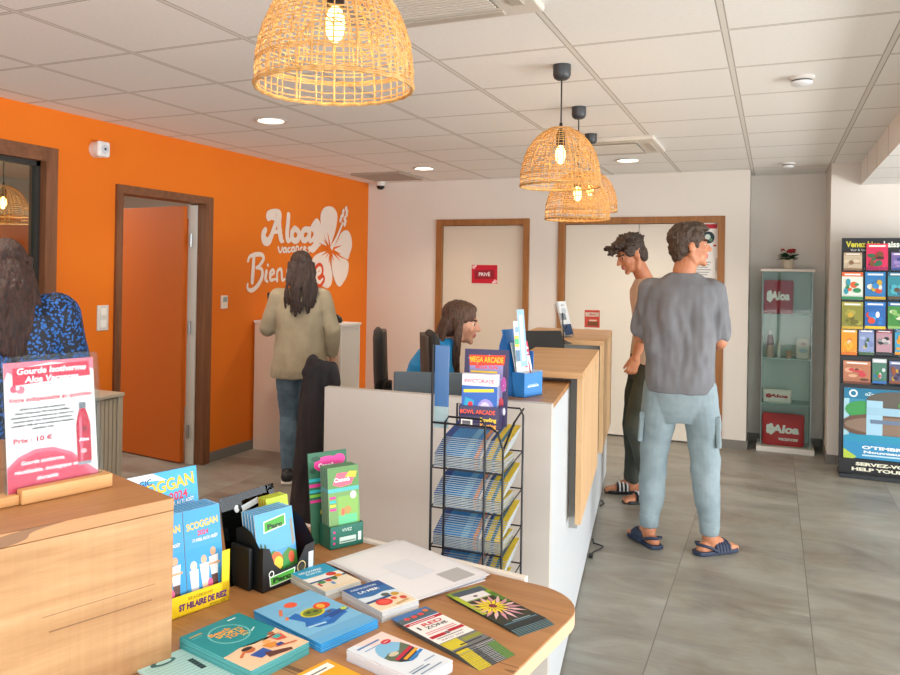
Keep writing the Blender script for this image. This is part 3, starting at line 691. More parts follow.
# ================================================================== desk and chairs behind the counter
def office_chair(label, loc, rz, lean=-8, hb=.62, arm=False):
    r = thing('office_chair', label, 'office chair', loc, rz); F_ = C('#2b2826', .8); F2 = C('#5d4f45', .85)
    mb = MB(); mb.loft([(0, 0, .43, .23, .23), (0, 0, .45, .25, .25), (0, 0, .49, .25, .25), (0, 0, .51, .22, .22)], F_, 28, 3.5); mb.build('seat', r, 60)
    mb = MB(); mb.T = MX((0, -.24, .50), (R(lean)*-1, 0, 0)); secs = []
    pr = [(0, .18, .02), (.03, .215, .035), (.2, .225, .042), (.4, .215, .036), (hb-.06, .19, .034), (hb-.015, .17, .028), (hb, .14, .012)]
    mb.loft([(0, -.05+.05*abs(z-.25)*2, z, a, b) for z, a, b in pr], F_, 28, 3); mb.build('backrest', r, 60)
    mb = MB(); mb.T = MX((0, -.24, .50), (R(lean)*-1, 0, 0)); mb.loft([(0, .03-.05+.05*abs(z-.25)*2, z, a*.82, .022) for z, a, b in pr[1:-1]], F2, 28, 3); mb.build('cushion', r, 60)
    MB().tube([(0, -.12, .44), (0, -.30, .42), (0, -.33, .62)], .016, BLACK, 8).build('back_bracket', r, 60)
    MB().lathe([(.025, .06), (.025, .30), (.018, .30), (.018, .44)], STEEL, 16).build('gas_column', r, 40)
    for k in range(5):
        a = 2*pi*k/5; MB().tube([(0, 0, .10), (.29*cos(a), .29*sin(a), .065)], [.022, .013], BLACK, 8).build('leg', r, 60)
        c = (.29*cos(a), .29*sin(a), .03); mb = MB(); mb.T = MX(c, (pi/2, 0, a)); mb.lathe([(.026, -.02), (.03, -.015), (.03, .015), (.026, .02)], BLACK, 16); mb.build('castor', r, 40)
    return r
q = D(432, 390, 4.95); office_chair('empty black and grey office chair with a tall back near the orange wall', (q.x, q.y, 0), R(-62), hb=.66)
q = D(371, 390, 3.75); office_chair('dark office chair with only the top of its back showing before the receptionist', (q.x, q.y, 0), R(118), lean=-3, hb=.725)

# ================================================================== metal magazine rack
RP = D(432, 420, 2.22); RZ = R(2.5); RB = C('#17181c', .4, .3)
rk = thing('magazine_rack', 'black wire magazine rack standing between the table and the counter end', 'magazine rack', (RP.x, RP.y, 0), RZ)
def tube(pts, name, r_=.0032, par=rk): return MB().tube(pts, r_, RB, 6).build(name, par, 60)
RW, RD = .205, .22; RT = 1.085
tube([(0, 0, .02), (0, 0, 1.0), (0, -.0, 1.3)], 'post', .0035)
tube([(.04, -.004, .03), (.04, -.004, 1.09), (.05, -.004, 1.105), (.145, -.004, 1.105), (.155, -.004, 1.09), (.155, -.004, .03)], 'front_hoop')
tube([(0, -.002, RT), (.17, -.002, RT), (.19, 0, RT-.015), (RW, 0, RT-.06), (RW, 0, .03)], 'front_hoop')
tube([(0, RD, .03), (0, RD, RT+.02), (RW-.01, RD, RT+.02), (RW, RD, RT), (RW, RD, .03)], 'rear_hoop')
tube([(RW, 0, RT-.06), (RW+.004, .1, RT+.0), (RW, RD, RT+.02)], 'side_rail')
for z in (.30, .41, .52, .63, .74, .85, .96):
    tube([(0, 0, z), (RW, 0, z), (RW, RD, z+.02), (0, RD, z+.02), (0, 0, z)], 'shelf_wire', .0025)
    for k in range(1, 5): tube([(RW*k/5, 0, z), (RW*k/5, RD, z+.02)], 'shelf_rod', .0018)
tube([(0, 0, .03), (RW, 0, .03), (RW, RD, .03), (0, RD, .03), (0, 0, .03)], 'base_wire', .004)
for x in (0, RW):
    for y in (0, RD): MB().lathe([(.008, 0), (.008, .03)], BLACK, 10, (x, y, 0)).build('foot', rk, 40)
MB().box(.004, .004, 1.13, .046, .008, 1.30, C('#2a5f96', .25)).box(.004, .004, 1.07, .046, .008, 1.13, C('#8fa7ad', .2)).build('header_plate', rk, bev=.001)
mag = [('r',0,0,1,1,'#2b78b8'),('r',0,0,1,.5,'#2f84c4'),('r',0,0,.12,1,'#0f3f86'),('r',.42,0,.1,1,'#6fb0d8'),('r',.60,0,.06,1,'#d68a5a'),('r',.68,0,.05,1,'#e6d8c8'),('r',.72,0,.04,1,'#173a6a'),('r',.78,0,.22,1,'#e0c22e'),('r',.86,0,.05,1,'#2f6e8c')]
first = None
def magcopy(loc, tilt, lab, grp, rz=0):
    global first
    if first is None:
        first = leaflet('magazine', lab, 'magazine', .193, .14, .0026, mag, '#9fa6a8')
        o = first
    else: o = dup(first, label=lab)
    o['group'] = grp
    o.matrix_world = MX((RP.x, RP.y, 0), (0, 0, RZ)) @ MX(loc, (R(tilt), 0, rz)); return o
names = ['topmost', 'second', 'third', 'fourth', 'fifth', 'sixth']
for t, z in enumerate((.96, .85, .74, .63, .52)):
    for k in range(7):
        magcopy((.006+random.uniform(-.001, .001), .004+random.uniform(0, .003), z+.0030+.0044*k), 0, 'grey edged magazine of the flat pile on the %s tier of the wire rack' % names[t], 'flat magazines on the %s rack tier' % names[t], random.uniform(-.004, .004))
    for k in range(10):
        magcopy((.006+.0004*k, .006+.0075*k, z+.0345+.0040*k), 10, 'blue and yellow magazine of the shingled row on the %s tier of the wire rack' % names[t], 'shingled magazines on the %s rack tier' % names[t])

# arcade leaflet box standing on the rack
PUR = C('#2b2150', .4)
r = thing('display_box', 'dark purple cardboard box of arcade leaflets on top of the wire rack', 'leaflet box', (0, 0, 0))
r.matrix_world = MX((RP.x, RP.y, 0), (0, 0, RZ)) @ MX((.068, .03, 1.071), (0, 0, R(6)))
w_ = .115
mb = MB(); mb.T = MX((0, .05, 0), (R(-6), 0, 0)); mb.prism([(0, 0), (w_+.012, 0), (w_+.012, .004), (0, .004)], 0, .215, PUR)
mb.T = mb.T @ Matrix(((1,0,0,0),(0,0,-1,-.0004),(0,1,0,0),(0,0,0,1)))
mb.art(w_+.012, .215, [('r',.12,.35,.76,.5,'#8d86b8'),('p',[(.12,.78),(.9,.80),(.92,.93),(.1,.92)],'#e2401c'),('t','MEGA ARCADE',.5,.83,.10,'#f7c21b',{'b':.02,'w':.76}),
    ('t','MÉGA FUN',.5,.745,.06,'#e8352a',{'b':.02,'w':.5}),('r',.15,.69,.6,.025,'#f2d23a'),('e',.9,.55,.06,.1,'#b84fa0'),('e',.86,.3,.05,.08,'#d14b5a'),('e',.93,.2,.03,.05,'#e9e9f5')]
    + [('e',random.uniform(.05,.95),random.uniform(.05,.97),.009,.007,'#cfd0f0') for _ in range(26)]); mb.build('back_board', r)
mb = MB().box(0, 0, 0, w_, .05, .002, PUR).box(0, 0, 0, w_, .002, .062, PUR).box(0, 0, 0, .002, .05, .062, PUR).box(w_-.002, .0, 0, w_, .05, .062, PUR)
mb.T = Matrix(((1,0,0,0),(0,0,-1,-.0006),(0,1,0,0),(0,0,0,1)))
mb.art(w_, .062, [('t','BOWL ARCADE',.46,.66,.26,'#f0552d',{'b':.02,'w':.86}),('r',.06,.08,.28,.4,'#f3efe8'),('r',.09,.14,.2,.2,'#6d6d74'),('t','Bowling',.72,.34,.24,'#f0d33c',{'b':.03,'w':.4}),('t','Karting',.72,.08,.24,'#f0a83c',{'b':.03,'w':.4})]); mb.build('tray', r)
M0 = r.matrix_world.copy()
for k in range(4):
    o = leaflet('leaflet', 'arcade leaflet with yellow captions at the front of the purple box' if k == 0 else 'arcade leaflet behind the front one in the purple box', 'leaflet', .1, .145, .0035,
        [('r',0,0,1,1,'#2a62b4'),('r',0,.78,1,.22,'#e9e3f0'),('t','INVICTORIADE',.48,.84,.10,'#d4203c',{'b':.015,'w':.84}),('r',.05,.66,.85,.06,'#e8d53a',3),('e',.68,.32,.24,.22,'#9a8fd0'),('e',.66,.36,.14,.12,'#c9c4ea'),
         ('p',[(.06,.3),(.3,.28),(.36,.5),(.1,.56)],'#1e9ac0'),('r',.1,.12,.35,.12,'#e8d53a',5),('e',.25,.42,.07,.06,'#d4203c'),('r',0,.05,1,.04,'#1b1440')], '#cfd3e6')
    o.matrix_world = M0 @ MX((.006, .006+.009*k, .004), (R(86), 0, 0))
    if k: o['group'] = 'leaflets in the purple box'

# ================================================================== coat over the end of the partition
COAT = fabric('coat_cloth', '#1d1a1c', '#2e272a', 6, .8, .5)
# ================================================================== cabinets by the orange wall
def cupboard(label, loc, rz, w, d, h, body, top, doors=1, tamb=False):
    r = thing('cupboard', label, 'cupboard', loc, rz); b = C(body, .5)
    MB().box(0, 0, .0, w, d, h-.025, b).build('body', r, bev=.002)
    MB().box(-.006, -.006, h-.025, w+.006, d+.006, h, C(top, .5)).build('top', r, bev=.002)
    return r
r = thing('cupboard', 'low beige tambour cupboard against the orange wall left of the orange door', 'cupboard', (XL+.015, 2.35, 0)); TA = C('#b9ae9a', .5); TB = C('#a59a86', .55)
cw = 3.53-2.35; ch = .775; cd = .52
MB().box(0, 0, 0, cd-.02, cw, ch-.02, TB).box(cd-.02, cw-.035, 0, cd, cw, ch-.02, TA).box(cd-.02, 0, 0, cd, .035, ch-.02, TA).build('body', r, bev=.002)
MB().box(-.005, -.005, ch-.02, cd+.006, cw+.006, ch, C('#c3b8a4', .45)).build('top', r, bev=.003)
mb = MB()
for k in range(36): mb.box(cd-.018, .037+(cw-.074)*k/36, .03, cd-.008, .037+(cw-.074)*(k+.8)/36, ch-.03, TA)
mb.build('tambour_door', r)
MB().box(cd-.008, cw*.5, .4, cd+.004, cw*.5+.02, .55, DGREY).build('handle', r, bev=.002)

# white pedestal desk below the lettering
a = Z(249, 449, 0); b = Z(353, 462, 0)
r = thing('reception_pedestal', 'tall white cupboard under the lettering, in front of the woman in the beige jacket', 'cupboard', (XL+.02, 5.54, 0)); PW = C('#ecdccb', .5)
ww, hh_ = .83, 1.08
MB().box(0, 0, 0, ww-.02, .32, hh_-.02, PW).build('body', r, bev=.002)
MB().box(ww-.02, 0, 0, ww, .02, hh_-.02, C('#f3f1ee', .5)).box(ww-.02, .30, 0, ww, .32, hh_-.02, C('#f3f1ee', .5)).box(ww-.012, .02, 0, ww-.004, .30, hh_-.02, C('#e6e2dc', .5)).build('side_frame', r, bev=.002)
MB().box(-.005, -.01, hh_-.02, ww+.006, .33, hh_, C('#f3f1ee', .45)).build('top', r, bev=.002)
# handbag on it
q = Z(343, 326, 1.08)
r = thing('handbag', 'small black handbag with a strap on top of the white cupboard', 'handbag', (-3.27, 5.70, 1.081), R(10)); r.scale = (.62, .62, .62); LB = C('#191617', .45)
MB().loft([(0, 0, 0, .10, .05), (0, 0, .02, .115, .055), (0, 0, .07, .10, .04), (0, 0, .10, .06, .012)], LB, 24, 3).build('body', r, 50)
MB().tube([(-.08, 0, .06), (-.10, 0, .12), (-.04, -.01, .155), (.03, -.02, .11), (.09, -.03, .05), (.11, -.05, .01)], .008, LB, 8).build('strap', r, 60)
MB().box(-.015, -.047, .05, .015, -.043, .075, C('#b9a36a', .3, .9)).build('clasp', r)

# ================================================================== foreground oak desk block
B1 = V((-1.038, 1.205, 0)); FA = math.atan2(.944, .33)
blk = thing('oak_desk', 'tall oak panelled desk block filling the lower left corner', 'desk', (B1.x-.33*1.5, B1.y-.944*1.5, 0), FA)
# local x along the face (towards far end at 1.5), local y to the left (away from the viewer side)
MB().box(0, 0, 0, 1.5, .02, 1.036, OAK_PALE).build('front_panel', blk, bev=.001)
MB().box(1.48, .02, 0, 1.5, .75, 1.036, OAK_PALE).box(0, .02, 0, .02, .75, 1.036, OAK_PALE).build('end_panel', blk, bev=.001)
MB().box(.02, .73, 0, 1.48, .75, 1.036, OAK_PALE).build('rear_panel', blk)
MB().box(0, 0, 1.037, 1.5, .76, 1.06, wood('oak_desk_top', '#a57345', '#bd8c5c', '#5e3c20', 0, .42)).build('top', blk, bev=.001)
# poster holder
a = Z(21.7, 506, 1.06); b = Z(112.7, 486.7, 1.06); ph = rot_of(b.x-a.x, b.y-a.y); wd = (b-a).length
r = thing('poster_holder', 'clear acrylic poster holder in a wooden foot with the flask advert', 'poster holder', (a.x, a.y, 1.0605), ph)
LW = wood('light_beech', '#cf9a5c', '#dcb07a', '#8a5c30', 0, .5, 2, False)
MB().box(0, 0, 0, wd, .022, .027, LW).box(0, .030, 0, wd, .052, .027, LW).box(0, .022, 0, wd, .030, .012, LW).build('foot', r, bev=.002)
MB().box(-.10, .008, 0, .0, .044, .018, LW).build('foot_tail', r, bev=.002)
bl = D(15, 490.7, 1); 
PT = MX((-.020, .024, .013), (R(-7), 0, 0)); pw, phh = .178, .242
def rr(w, h, rad, n=6):
    pts = []
    for cx, cy, a0 in ((w-rad, h-rad, 0), (rad, h-rad, 90), (0, 0, None), (w, 0, None)):
        if a0 is None: pts.append((cx, cy))
        else: pts += [(cx+rad*cos(R(a0+90*k/n)), cy+rad*sin(R(a0+90*k/n))) for k in range(n+1)]
    return pts
mb = MB(); mb.T = PT @ Matrix(((1,0,0,0),(0,0,-1,0),(0,1,0,0),(0,0,0,1)))
mb.prism(rr(pw+.016, phh+.016, .014), .0015, .0035, ACRYL); mb.prism(rr(pw+.016, phh+.016, .014), -.0045, -.0025, ACRYL); mb.build('acrylic_sleeve', r)
mb = MB(); mb.T = PT @ Matrix(((1,0,0,.006),(0,0,-1,0),(0,1,0,.004),(0,0,0,1))); mb.box(0, 0, -.002, pw, phh, -.0006, C('#d9d6d6', .6)); PK = '#c92542'
lines = ['Grâce à la gourde isotherme', 'Aloa Vacances, fini les bouteilles', 'plastiques, vos boissons au chaud ou', 'conservent vos boissons fraîches', 'pendant 24h et vos boissons chaudes', 'pendant 12h.']
spec = [('p', [(0,1),(0,.86),(.04,.93),(.1,.9),(.2,.955),(.5,.985),(.85,.955),(1,.90),(1,1)], '#dc7486'), ('p', [(.09,.82),(.09,.955),(.94,.975),(.96,.855)], PK),
    ('t','Gourde Isotherme',.52,.905,.068,'#ffffff',{'b':.02,'s':.15,'w':.78}),('t','Aloa Vacances',.52,.838,.068,'#ffffff',{'b':.02,'s':.15,'w':.6}),
    ('e',.10,.795,.04,.028,'#e8506a'),('e',.17,.785,.045,.03,'#dc7486'),('e',.14,.80,.02,.015,'#ffe3e6'),
    ('t','Votre indispensable au quotidien',.5,.69,.05,'#d02b48',{'b':.02,'s':.2,'w':.93})]
spec += [('t', l, .4, .625-.031*i, .024, '#111111', {'b':.02,'w': [.5,.6,.68,.64,.68,.24][i]}) for i, l in enumerate(lines)]
spec += [('t','Prix : 10 €',.28,.375,.052,'#d02b48',{'b':.02,'w':.42}),
    ('p', [(0,0),(0,.20),(.12,.27),(.3,.315),(.5,.31),(.7,.25),(.88,.13),(1,.06),(1,0)], '#d96a80'),('p', [(0,0),(0,.17),(.12,.24),(.3,.285),(.5,.28),(.7,.22),(.86,.1),(.95,.0)], '#cf3f5a'),
    ('t','Gourde isotherme,',.38,.205,.045,'#ffffff',{'b':.01,'s':.2,'w':.48}),('t','réutilisable, écologique et',.42,.14,.045,'#ffffff',{'b':.01,'s':.2,'w':.7}),('t','durable',.42,.075,.045,'#ffffff',{'b':.01,'s':.2,'w':.24}),
    ('p', [(.79,.14),(.91,.14),(.93,.16),(.93,.46),(.90,.54),(.88,.58),(.88,.62),(.81,.62),(.81,.58),(.79,.54),(.765,.46),(.765,.16)], '#b81733'),
    ('p', [(.80,.16),(.83,.16),(.83,.55),(.80,.5)], '#e5677c'),('p', [(.805,.585),(.885,.585),(.885,.635),(.805,.635)], '#6d7178'),('p', [(.77,.13),(.925,.13),(.925,.155),(.77,.155)], '#8f949b'),
    ('t','Aloa',.85,.32,.04,'#dfe9ff',{'b':.03,'w':.12}),('e',.84,.24,.035,.02,'#c9a6ad'),('e',.86,.42,.03,.02,'#7d0f24')]
mb.art(pw, phh, spec, .00004, -.0005); mb.build('poster', r, label='printed advert for a red insulated flask')

# ================================================================== front table
TZ = .75; td = V((.991, -.136, 0)).normalized(); sd = V((-.136, -.991, 0)).normalized()
pb = Z(490, 573, TZ); pr = Z(577.5, 611, TZ)
# back right virtual corner
A_ = Matrix(((td.x, -sd.x), (td.y, -sd.y))); rhs = V((pr.x-pb.x, pr.y-pb.y)); ks = A_.inverted() @ rhs; K = pb + td*ks[0]
tbl = thing('display_table', 'oak topped table with rounded corner carrying the piles of brochures', 'table', (K.x, K.y, 0), math.atan2(td.y, td.x))
TI = (MX((K.x, K.y, 0), (0, 0, math.atan2(td.y, td.x)))).inverted()
def tl(p): q = TI @ V(p); return (q.x, q.y)
rad = .13; pts = [(-rad+rad*sin(R(a)), -rad+rad*cos(R(a))) for a in range(0, 91, 10)]
fe_ = V((.33, .944, 0)); nrm = V((.944, -.33, 0))
c1 = B1 + nrm*.006 + fe_*.006; c2 = B1 + nrm*.006 - fe_*1.0; c3 = B1 + fe_*.006 - nrm*.5
x3, y3 = tl(c3); x1, y1 = tl(c1); x2, y2 = tl(c2)
# clip: right edge down to depth .85
pts += [(0, -.86)]
tt = (-.86-y1)/(y2-y1); pts += [(x1+(x2-x1)*tt, -.86), (x1, y1), (x3, y3), (x3, 0)]
TOPW = wood('table_oak', '#a06f42', '#bb8a58', '#5e3c20', 0, .42, 1.3)
MB().prism(pts, TZ-.004, TZ, TOPW).prism(pts, TZ-.034, TZ-.0045, C('#dcb893', .5)).build('tabletop', tbl, bev=.001)
MB().box(x3, .004, TZ-.09, -.17, .024, TZ+.006, C('#e9e2d8', .5)).build('rear_strip', tbl, bev=.001)
MB().box(x1-.02+.05, -.3, 0, x1+.06, -.06, TZ-.035, WHITE).build('leg', tbl, bev=.002)
MB().box(-.42, -.66, 0, -.38, -.16, TZ-.035, WHITE).build('leg', tbl, bev=.002)

def pile(name, cat_, TL, TR, W_, L_, th, n, spec, labtop, labrest, grp, side='#e6e6e2', jit=.0012, fan=0, fstep=0, sidez=None, rz0=0, gap=.0002, under=None):
    zt = TZ + n*(th+gap)
    a = Z(TL[0], TL[1], zt); b = Z(TR[0], TR[1], zt); ang = rot_of(b.x-a.x, b.y-a.y) + rz0
    ux = V((cos(ang), sin(ang), 0)); dn = V((sin(ang), -cos(ang), 0)); out = []
    c = (a+b)/2; org = c - ux*W_/2 + dn*L_
    proto = leaflet(name, labtop, cat_, W_, L_, th, spec, side)
    proto.location = (org.x, org.y, zt-th); proto.rotation_euler = (0, 0, ang); und_ = None
    for k in range(1, n):
        g = random.uniform(-1, 1)*jit; h_ = random.uniform(-1, 1)*jit
        if und_ is None: und_ = o = leaflet(name, labrest, cat_, W_, L_, th, under or [spec[0], ('r', 0, 0, 1, .01, spec[0][5])], side)
        else: o = dup(und_, label=labrest)
        o['group'] = grp
        # fan: lower sheets slide down the page and turn
        da = fan*k; piv = c
        oo = org + dn*(fstep*k) + ux*g + dn*h_
        if da:
            Mr = Matrix.Rotation(da, 3, 'Z'); oo = c + Mr @ (oo-c)
        o.location = (oo.x, oo.y, zt-th-(th+gap)*k); o.rotation_euler = (0, 0, ang+da+random.uniform(-1, 1)*jit*2)
    return proto
SP = [('r',0,.36,1,.64,'#10888e'),('r',0,0,1,.37,'#eac2a0'),('p',[(0,.36),(.3,.40),(.6,.34),(1,.46),(1,.36)],'#eac2a0'),('o',.48,.70,.26,.285,'#6fbcbc'),
  ('t','Beach',.42,.765,.085,'#f6a020',{'b':.025,'w':.34,'a':0}),('t','SPORTS',.50,.69,.085,'#f6b423',{'b':.025,'w':.42}),('t','TOUR',.54,.615,.085,'#f6a020',{'b':.025,'w':.32}),
  ('t','2024',.62,.57,.04,'#f6d060',{'b':.02}),('r',.06,.9,.2,.02,'#c9a545'),('r',.06,.86,.16,.012,'#4fb0ae'),('r',.72,.92,.14,.018,'#e8f6f4'),('r',.72,.6,.12,.015,'#bfe6e4',30),
  ('e',.34,.30,.085,.05,'#b7663c'),('e',.34,.335,.085,.03,'#2b1a12'),('p',[(.25,.22),(.5,.24),(.52,.13),(.3,.1)],'#244f9e'),('r',.12,.26,.16,.03,'#c96d42',35),('p',[(.42,.16),(.75,.05),(.72,.01),(.38,.06)],'#5b2f22'),
  ('e',.64,.30,.06,.035,'#e8a35a'),('p',[(.52,.28),(.72,.25),(.7,.17),(.55,.18)],'#d98a2d'),('e',.84,.40,.05,.03,'#9c5232'),('p',[(.74,.36),(.93,.33),(.9,.22),(.76,.24)],'#d2543b'),('p',[(.76,.34),(.9,.34),(.88,.28),(.78,.28)],'#3aa7a0'),('r',.62,.12,.3,.025,'#c9693f',-15),('r',.66,.15,.1,.05,'#26418a')]
pile('booklet', 'booklet', (180.8,637.7), (237.5,612.3), .149, .208, .0033, 7, SP, 'topmost teal booklet with beach sports cartoon, front left of the table', 'teal booklet within the beach sports pile at the front left', 'beach sports booklets', '#4f9ea0', .0008, rz0=R(-2))
LBk = [('r',0,0,1,1,'#78b6dc'),('r',0,0,1,.2,'#69a9d4'),('p',[(0,0),(1,0),(1,.04),(0,.12)],'#5ea6d8'),('p',[(.16,.62),(.34,.66),(.36,.6),(.5,.62),(.62,.5),(.8,.5),(.9,.34),(.72,.3),(.52,.24),(.3,.27),(.18,.36),(.26,.44)],'#1b67b8'),('e',.53,.56,.19,.1,'#c8c22c'),('e',.53,.56,.155,.075,'#71801c'),('e',.48,.58,.04,.02,'#353f0e'),('e',.58,.56,.045,.02,'#353f0e'),
  ('e',.46,.84,.10,.06,'#e8562a'),('e',.76,.62,.13,.075,'#d8421e'),('e',.74,.62,.06,.05,'#f2b23a'),('r',.10,.74,.2,.035,'#d8764a',55),('r',.10,.60,.1,.03,'#e07c46',55),('r',.55,.36,.42,.075,'#1b4a94',8),('r',.30,.31,.3,.06,'#2f7ccc',10),('r',.68,.45,.06,.03,'#6a4a3a'),('e',.92,.42,.05,.03,'#bcd24a'),('r',.2,.72,.55,.008,'#7aa9c8',10),('r',.18,.30,.28,.03,'#a9d4ee',-8)]
pile('brochure', 'brochure', (253,610.6), (310.6,589.7), .158, .220, .004, 4, LBk, 'topmost light blue brochure with a green monster face in the middle of the table', 'light blue brochure under the top one in the middle of the table', 'light blue brochures', '#2f9ade', .0015, .0, .0015)
WS = [('r',0,0,1,1,'#e7d9c4'),('r',0,.6,1,.4,'#2a9fc9'),('p',[(0,.62),(.3,.56),(.7,.62),(1,.56),(1,.42),(0,.42)],'#f1eeea'),('t','DECOUVREZ',.42,.80,.09,'#f2fbff',{'b':.03,'w':.66,'s':.2}),('t','SORTIR',.42,.70,.09,'#cfeefa',{'b':.03,'w':.45,'s':.2}),('e',.72,.54,.13,.075,'#d8372c'),('r',0,.38,1,.05,'#23508c'),
  ('e',.25,.33,.1,.05,'#3f8a4a'),('e',.45,.34,.08,.05,'#c9372e'),('e',.62,.36,.08,.06,'#3c6d3a'),('e',.8,.42,.1,.06,'#e0962a'),('r',.1,.2,.06,.12,'#c9372e'),('r',.4,.16,.08,.1,'#4a86c0'),('r',0,0,1,.12,'#e4d2b6')]
pile('booklet', 'booklet', (290.7,572), (322.8,563.6), .103, .148, .0036, 6, WS, 'topmost small booklet with teal cover and beach balls, beside the black box', 'small booklet in the teal topped pile beside the black box', 'teal topped small booklets', '#c9c9c4', .001, rz0=R(2))
BS = [('r',0,0,1,1,'#ead7ba'),('r',0,.55,1,.45,'#2c6aa8'),('r',0,.8,1,.2,'#1f4f92'),('p',[(0,.6),(.35,.54),(.7,.6),(1,.55),(1,.42),(0,.42)],'#cfe0ec'),('t','DESTINATION',.46,.86,.075,'#d6e8f6',{'b':.02,'w':.7,'s':.1}),('t','LA MER',.46,.72,.10,'#ffffff',{'b':.025,'w':.56}),('r',.0,.36,.7,.06,'#1c4c84',4),
  ('e',.36,.27,.2,.115,'#d3372f'),('e',.36,.27,.13,.07,'#e4574a'),('e',.62,.48,.1,.06,'#56605f'),('e',.82,.42,.1,.06,'#c4962f'),('e',.66,.3,.07,.05,'#d84f38'),('e',.85,.24,.08,.06,'#cc4a36'),('r',.5,.1,.4,.05,'#c9a36a',10),('r',0,0,1,.05,'#f2efea')]
pile('booklet', 'booklet', (341.8,590.4), (378.3,580), .103, .148, .0036, 6, BS, 'topmost small booklet with dark blue seaside cover in the middle of the table', 'small booklet in the dark blue seaside pile', 'dark blue seaside booklets', '#c3c5c8', .001, rz0=R(1))
RZS = [('r',0,0,1,1,'#eceae8'),('r',0,.80,1,.2,'#3d6ea8'),('p',[(0,.80),(1,.83),(1,.93),(0,.90)],'#4f5f66'),('e',.25,.88,.07,.03,'#d8423a'),('e',.45,.88,.07,.03,'#d8423a'),('e',.65,.89,.07,.03,'#d8423a'),('e',.85,.93,.07,.03,'#d8723a'),('r',0,.735,1,.05,'#b3182c'),('r',.1,.75,.7,.014,'#ead0d4'),
  ('t','RED',.56,.645,.085,'#c4182e',{'b':.025,'w':.55}),('t','ZONE',.56,.575,.07,'#1b1b1f',{'b':.02,'w':.58}),('r',.12,.6,.05,.07,'#1b1b1f'),('r',.1,.51,.8,.014,'#d8808a'),('r',.1,.475,.8,.014,'#d8808a'),
  ('r',.04,.385,.40,.05,'#b3182c'),('r',.56,.40,.42,.05,'#b3182c'),('e',.5,.41,.06,.028,'#7b6f75'),('r',.12,.35,.7,.012,'#7a7a7a'),('t','INFOS 2024',.45,.30,.03,'#2b3a66',{'w':.6}),
  ('r',0,0,1,.27,'#6d7072'),('r',0,.1,.45,.16,'#c9bb2a'),('r',.5,.16,.5,.07,'#8c8f3a'),('r',.3,.12,.6,.02,'#23262a'),('r',0,.05,1,.02,'#23262a'),('r',.0,.0,.32,.05,'#cdbb1c'),('r',.32,0,.68,.012,'#16181a'),('r',.5,.012,.5,.012,'#a9adb0')]
pile('leaflet', 'leaflet', (389,618.5), (427,606.5), .102, .208, .0005, 14, RZS, 'topmost red white and black leaflet of the fanned pile beside the table front', 'leaflet showing a yellow and black edge in the fanned red and white pile', 'fanned red and white leaflets', '#5b5f60', .0008, .0, .0042, rz0=R(3), under=[('r',0,0,1,1,'#5d6062'),('r',0,0,.34,.03,'#cdbb1c'),('r',.34,0,.66,.009,'#16181a'),('r',.5,.009,.4,.008,'#b3b7ba'),('r',.75,0,.25,.03,'#5d8a3a')])
BT = [('r',0,0,1,1,'#d5dee8'),('p',[(.2,1),(1,1),(1,.4),(.7,.6)],'#e8cfc9'),('r',.1,.88,.6,.03,'#4d78b0'),('r',.15,.80,.5,.02,'#86a5cc'),('e',.56,.56,.37,.255,'#7fb8dc'),('p',[(.2,.56),(.4,.60),(.62,.56),(.9,.68),(.93,.56),(.9,.46),(.72,.34),(.5,.31),(.3,.38),(.2,.48)],'#5b6b55'),('p',[(.3,.38),(.5,.31),(.72,.34),(.9,.46),(.93,.52),(.6,.46),(.3,.44)],'#252a30'),
  ('e',.45,.55,.12,.04,'#c9c0a8'),('r',.3,.46,.62,.045,'#b71a3c',14),('r',.42,.40,.52,.04,'#e8a02c',14),('r',.46,.345,.5,.04,'#2b78c0',14),('e',.72,.80,.12,.045,'#c4182e'),('r',.66,.795,.12,.01,'#f2dada'),('r',.1,.12,.5,.02,'#5f7a98'),('r',.1,.16,.4,.015,'#8396ac'),('r',.62,.2,.3,.02,'#8ba0b8'),('r',.2,.05,.6,.02,'#8396ac')]
pile('booklet', 'booklet', (347.7,648.8), (381,632), .102, .178, .0036, 6, BT, 'topmost pale booklet with harbour photo at the very front of the table', 'pale booklet in the harbour photo pile at the very front', 'harbour photo booklets', '#c9ccd4', .001)
def petals_spec():
    out = [('r',0,0,1,1,'#2e3226'),('r',0,.72,1,.28,'#7b9a2c'),('r',.1,.86,.85,.12,'#4b5563'),('r',.12,.74,.72,.13,'#e2e0e2'),('e',.5,.8,.06,.02,'#5f4a52'),('r',0,.4,.14,.5,'#a9b62c'),('r',.85,.5,.15,.3,'#4f7a24'),('r',0,0,1,.14,'#1b262a'),('r',.05,.1,.9,.02,'#51788a')]
    for i in range(16):
        a = 2*pi*i/16; c = (.50, .46); l = .62
        x_, y_ = cos(a), sin(a)*.5; nx, ny = -sin(a)*.045, cos(a)*.024
        out.append(('p', [(c[0]+x_*.1, c[1]+y_*.1), (c[0]+x_*l*.6+nx, c[1]+y_*l*.6+ny), (c[0]+x_*l, c[1]+y_*l), (c[0]+x_*l*.6-nx, c[1]+y_*l*.6-ny)], '#c98fa0' if i % 2 else '#dfb7bd'))
    for i in range(14):
        a = 2*pi*i/14+.2; c = (.42, .50); l = .38; x_, y_ = cos(a), sin(a)*.5; nx, ny = -sin(a)*.04, cos(a)*.02
        out.append(('p', [(c[0], c[1]), (c[0]+x_*l*.6+nx, c[1]+y_*l*.6+ny), (c[0]+x_*l, c[1]+y_*l), (c[0]+x_*l*.6-nx, c[1]+y_*l*.6-ny)], '#e8cf2c'))
    out += [('e',.46,.5,.09,.045,'#7a2238'),('r',.3,.12,.5,.015,'#8fa0a8')]; return out
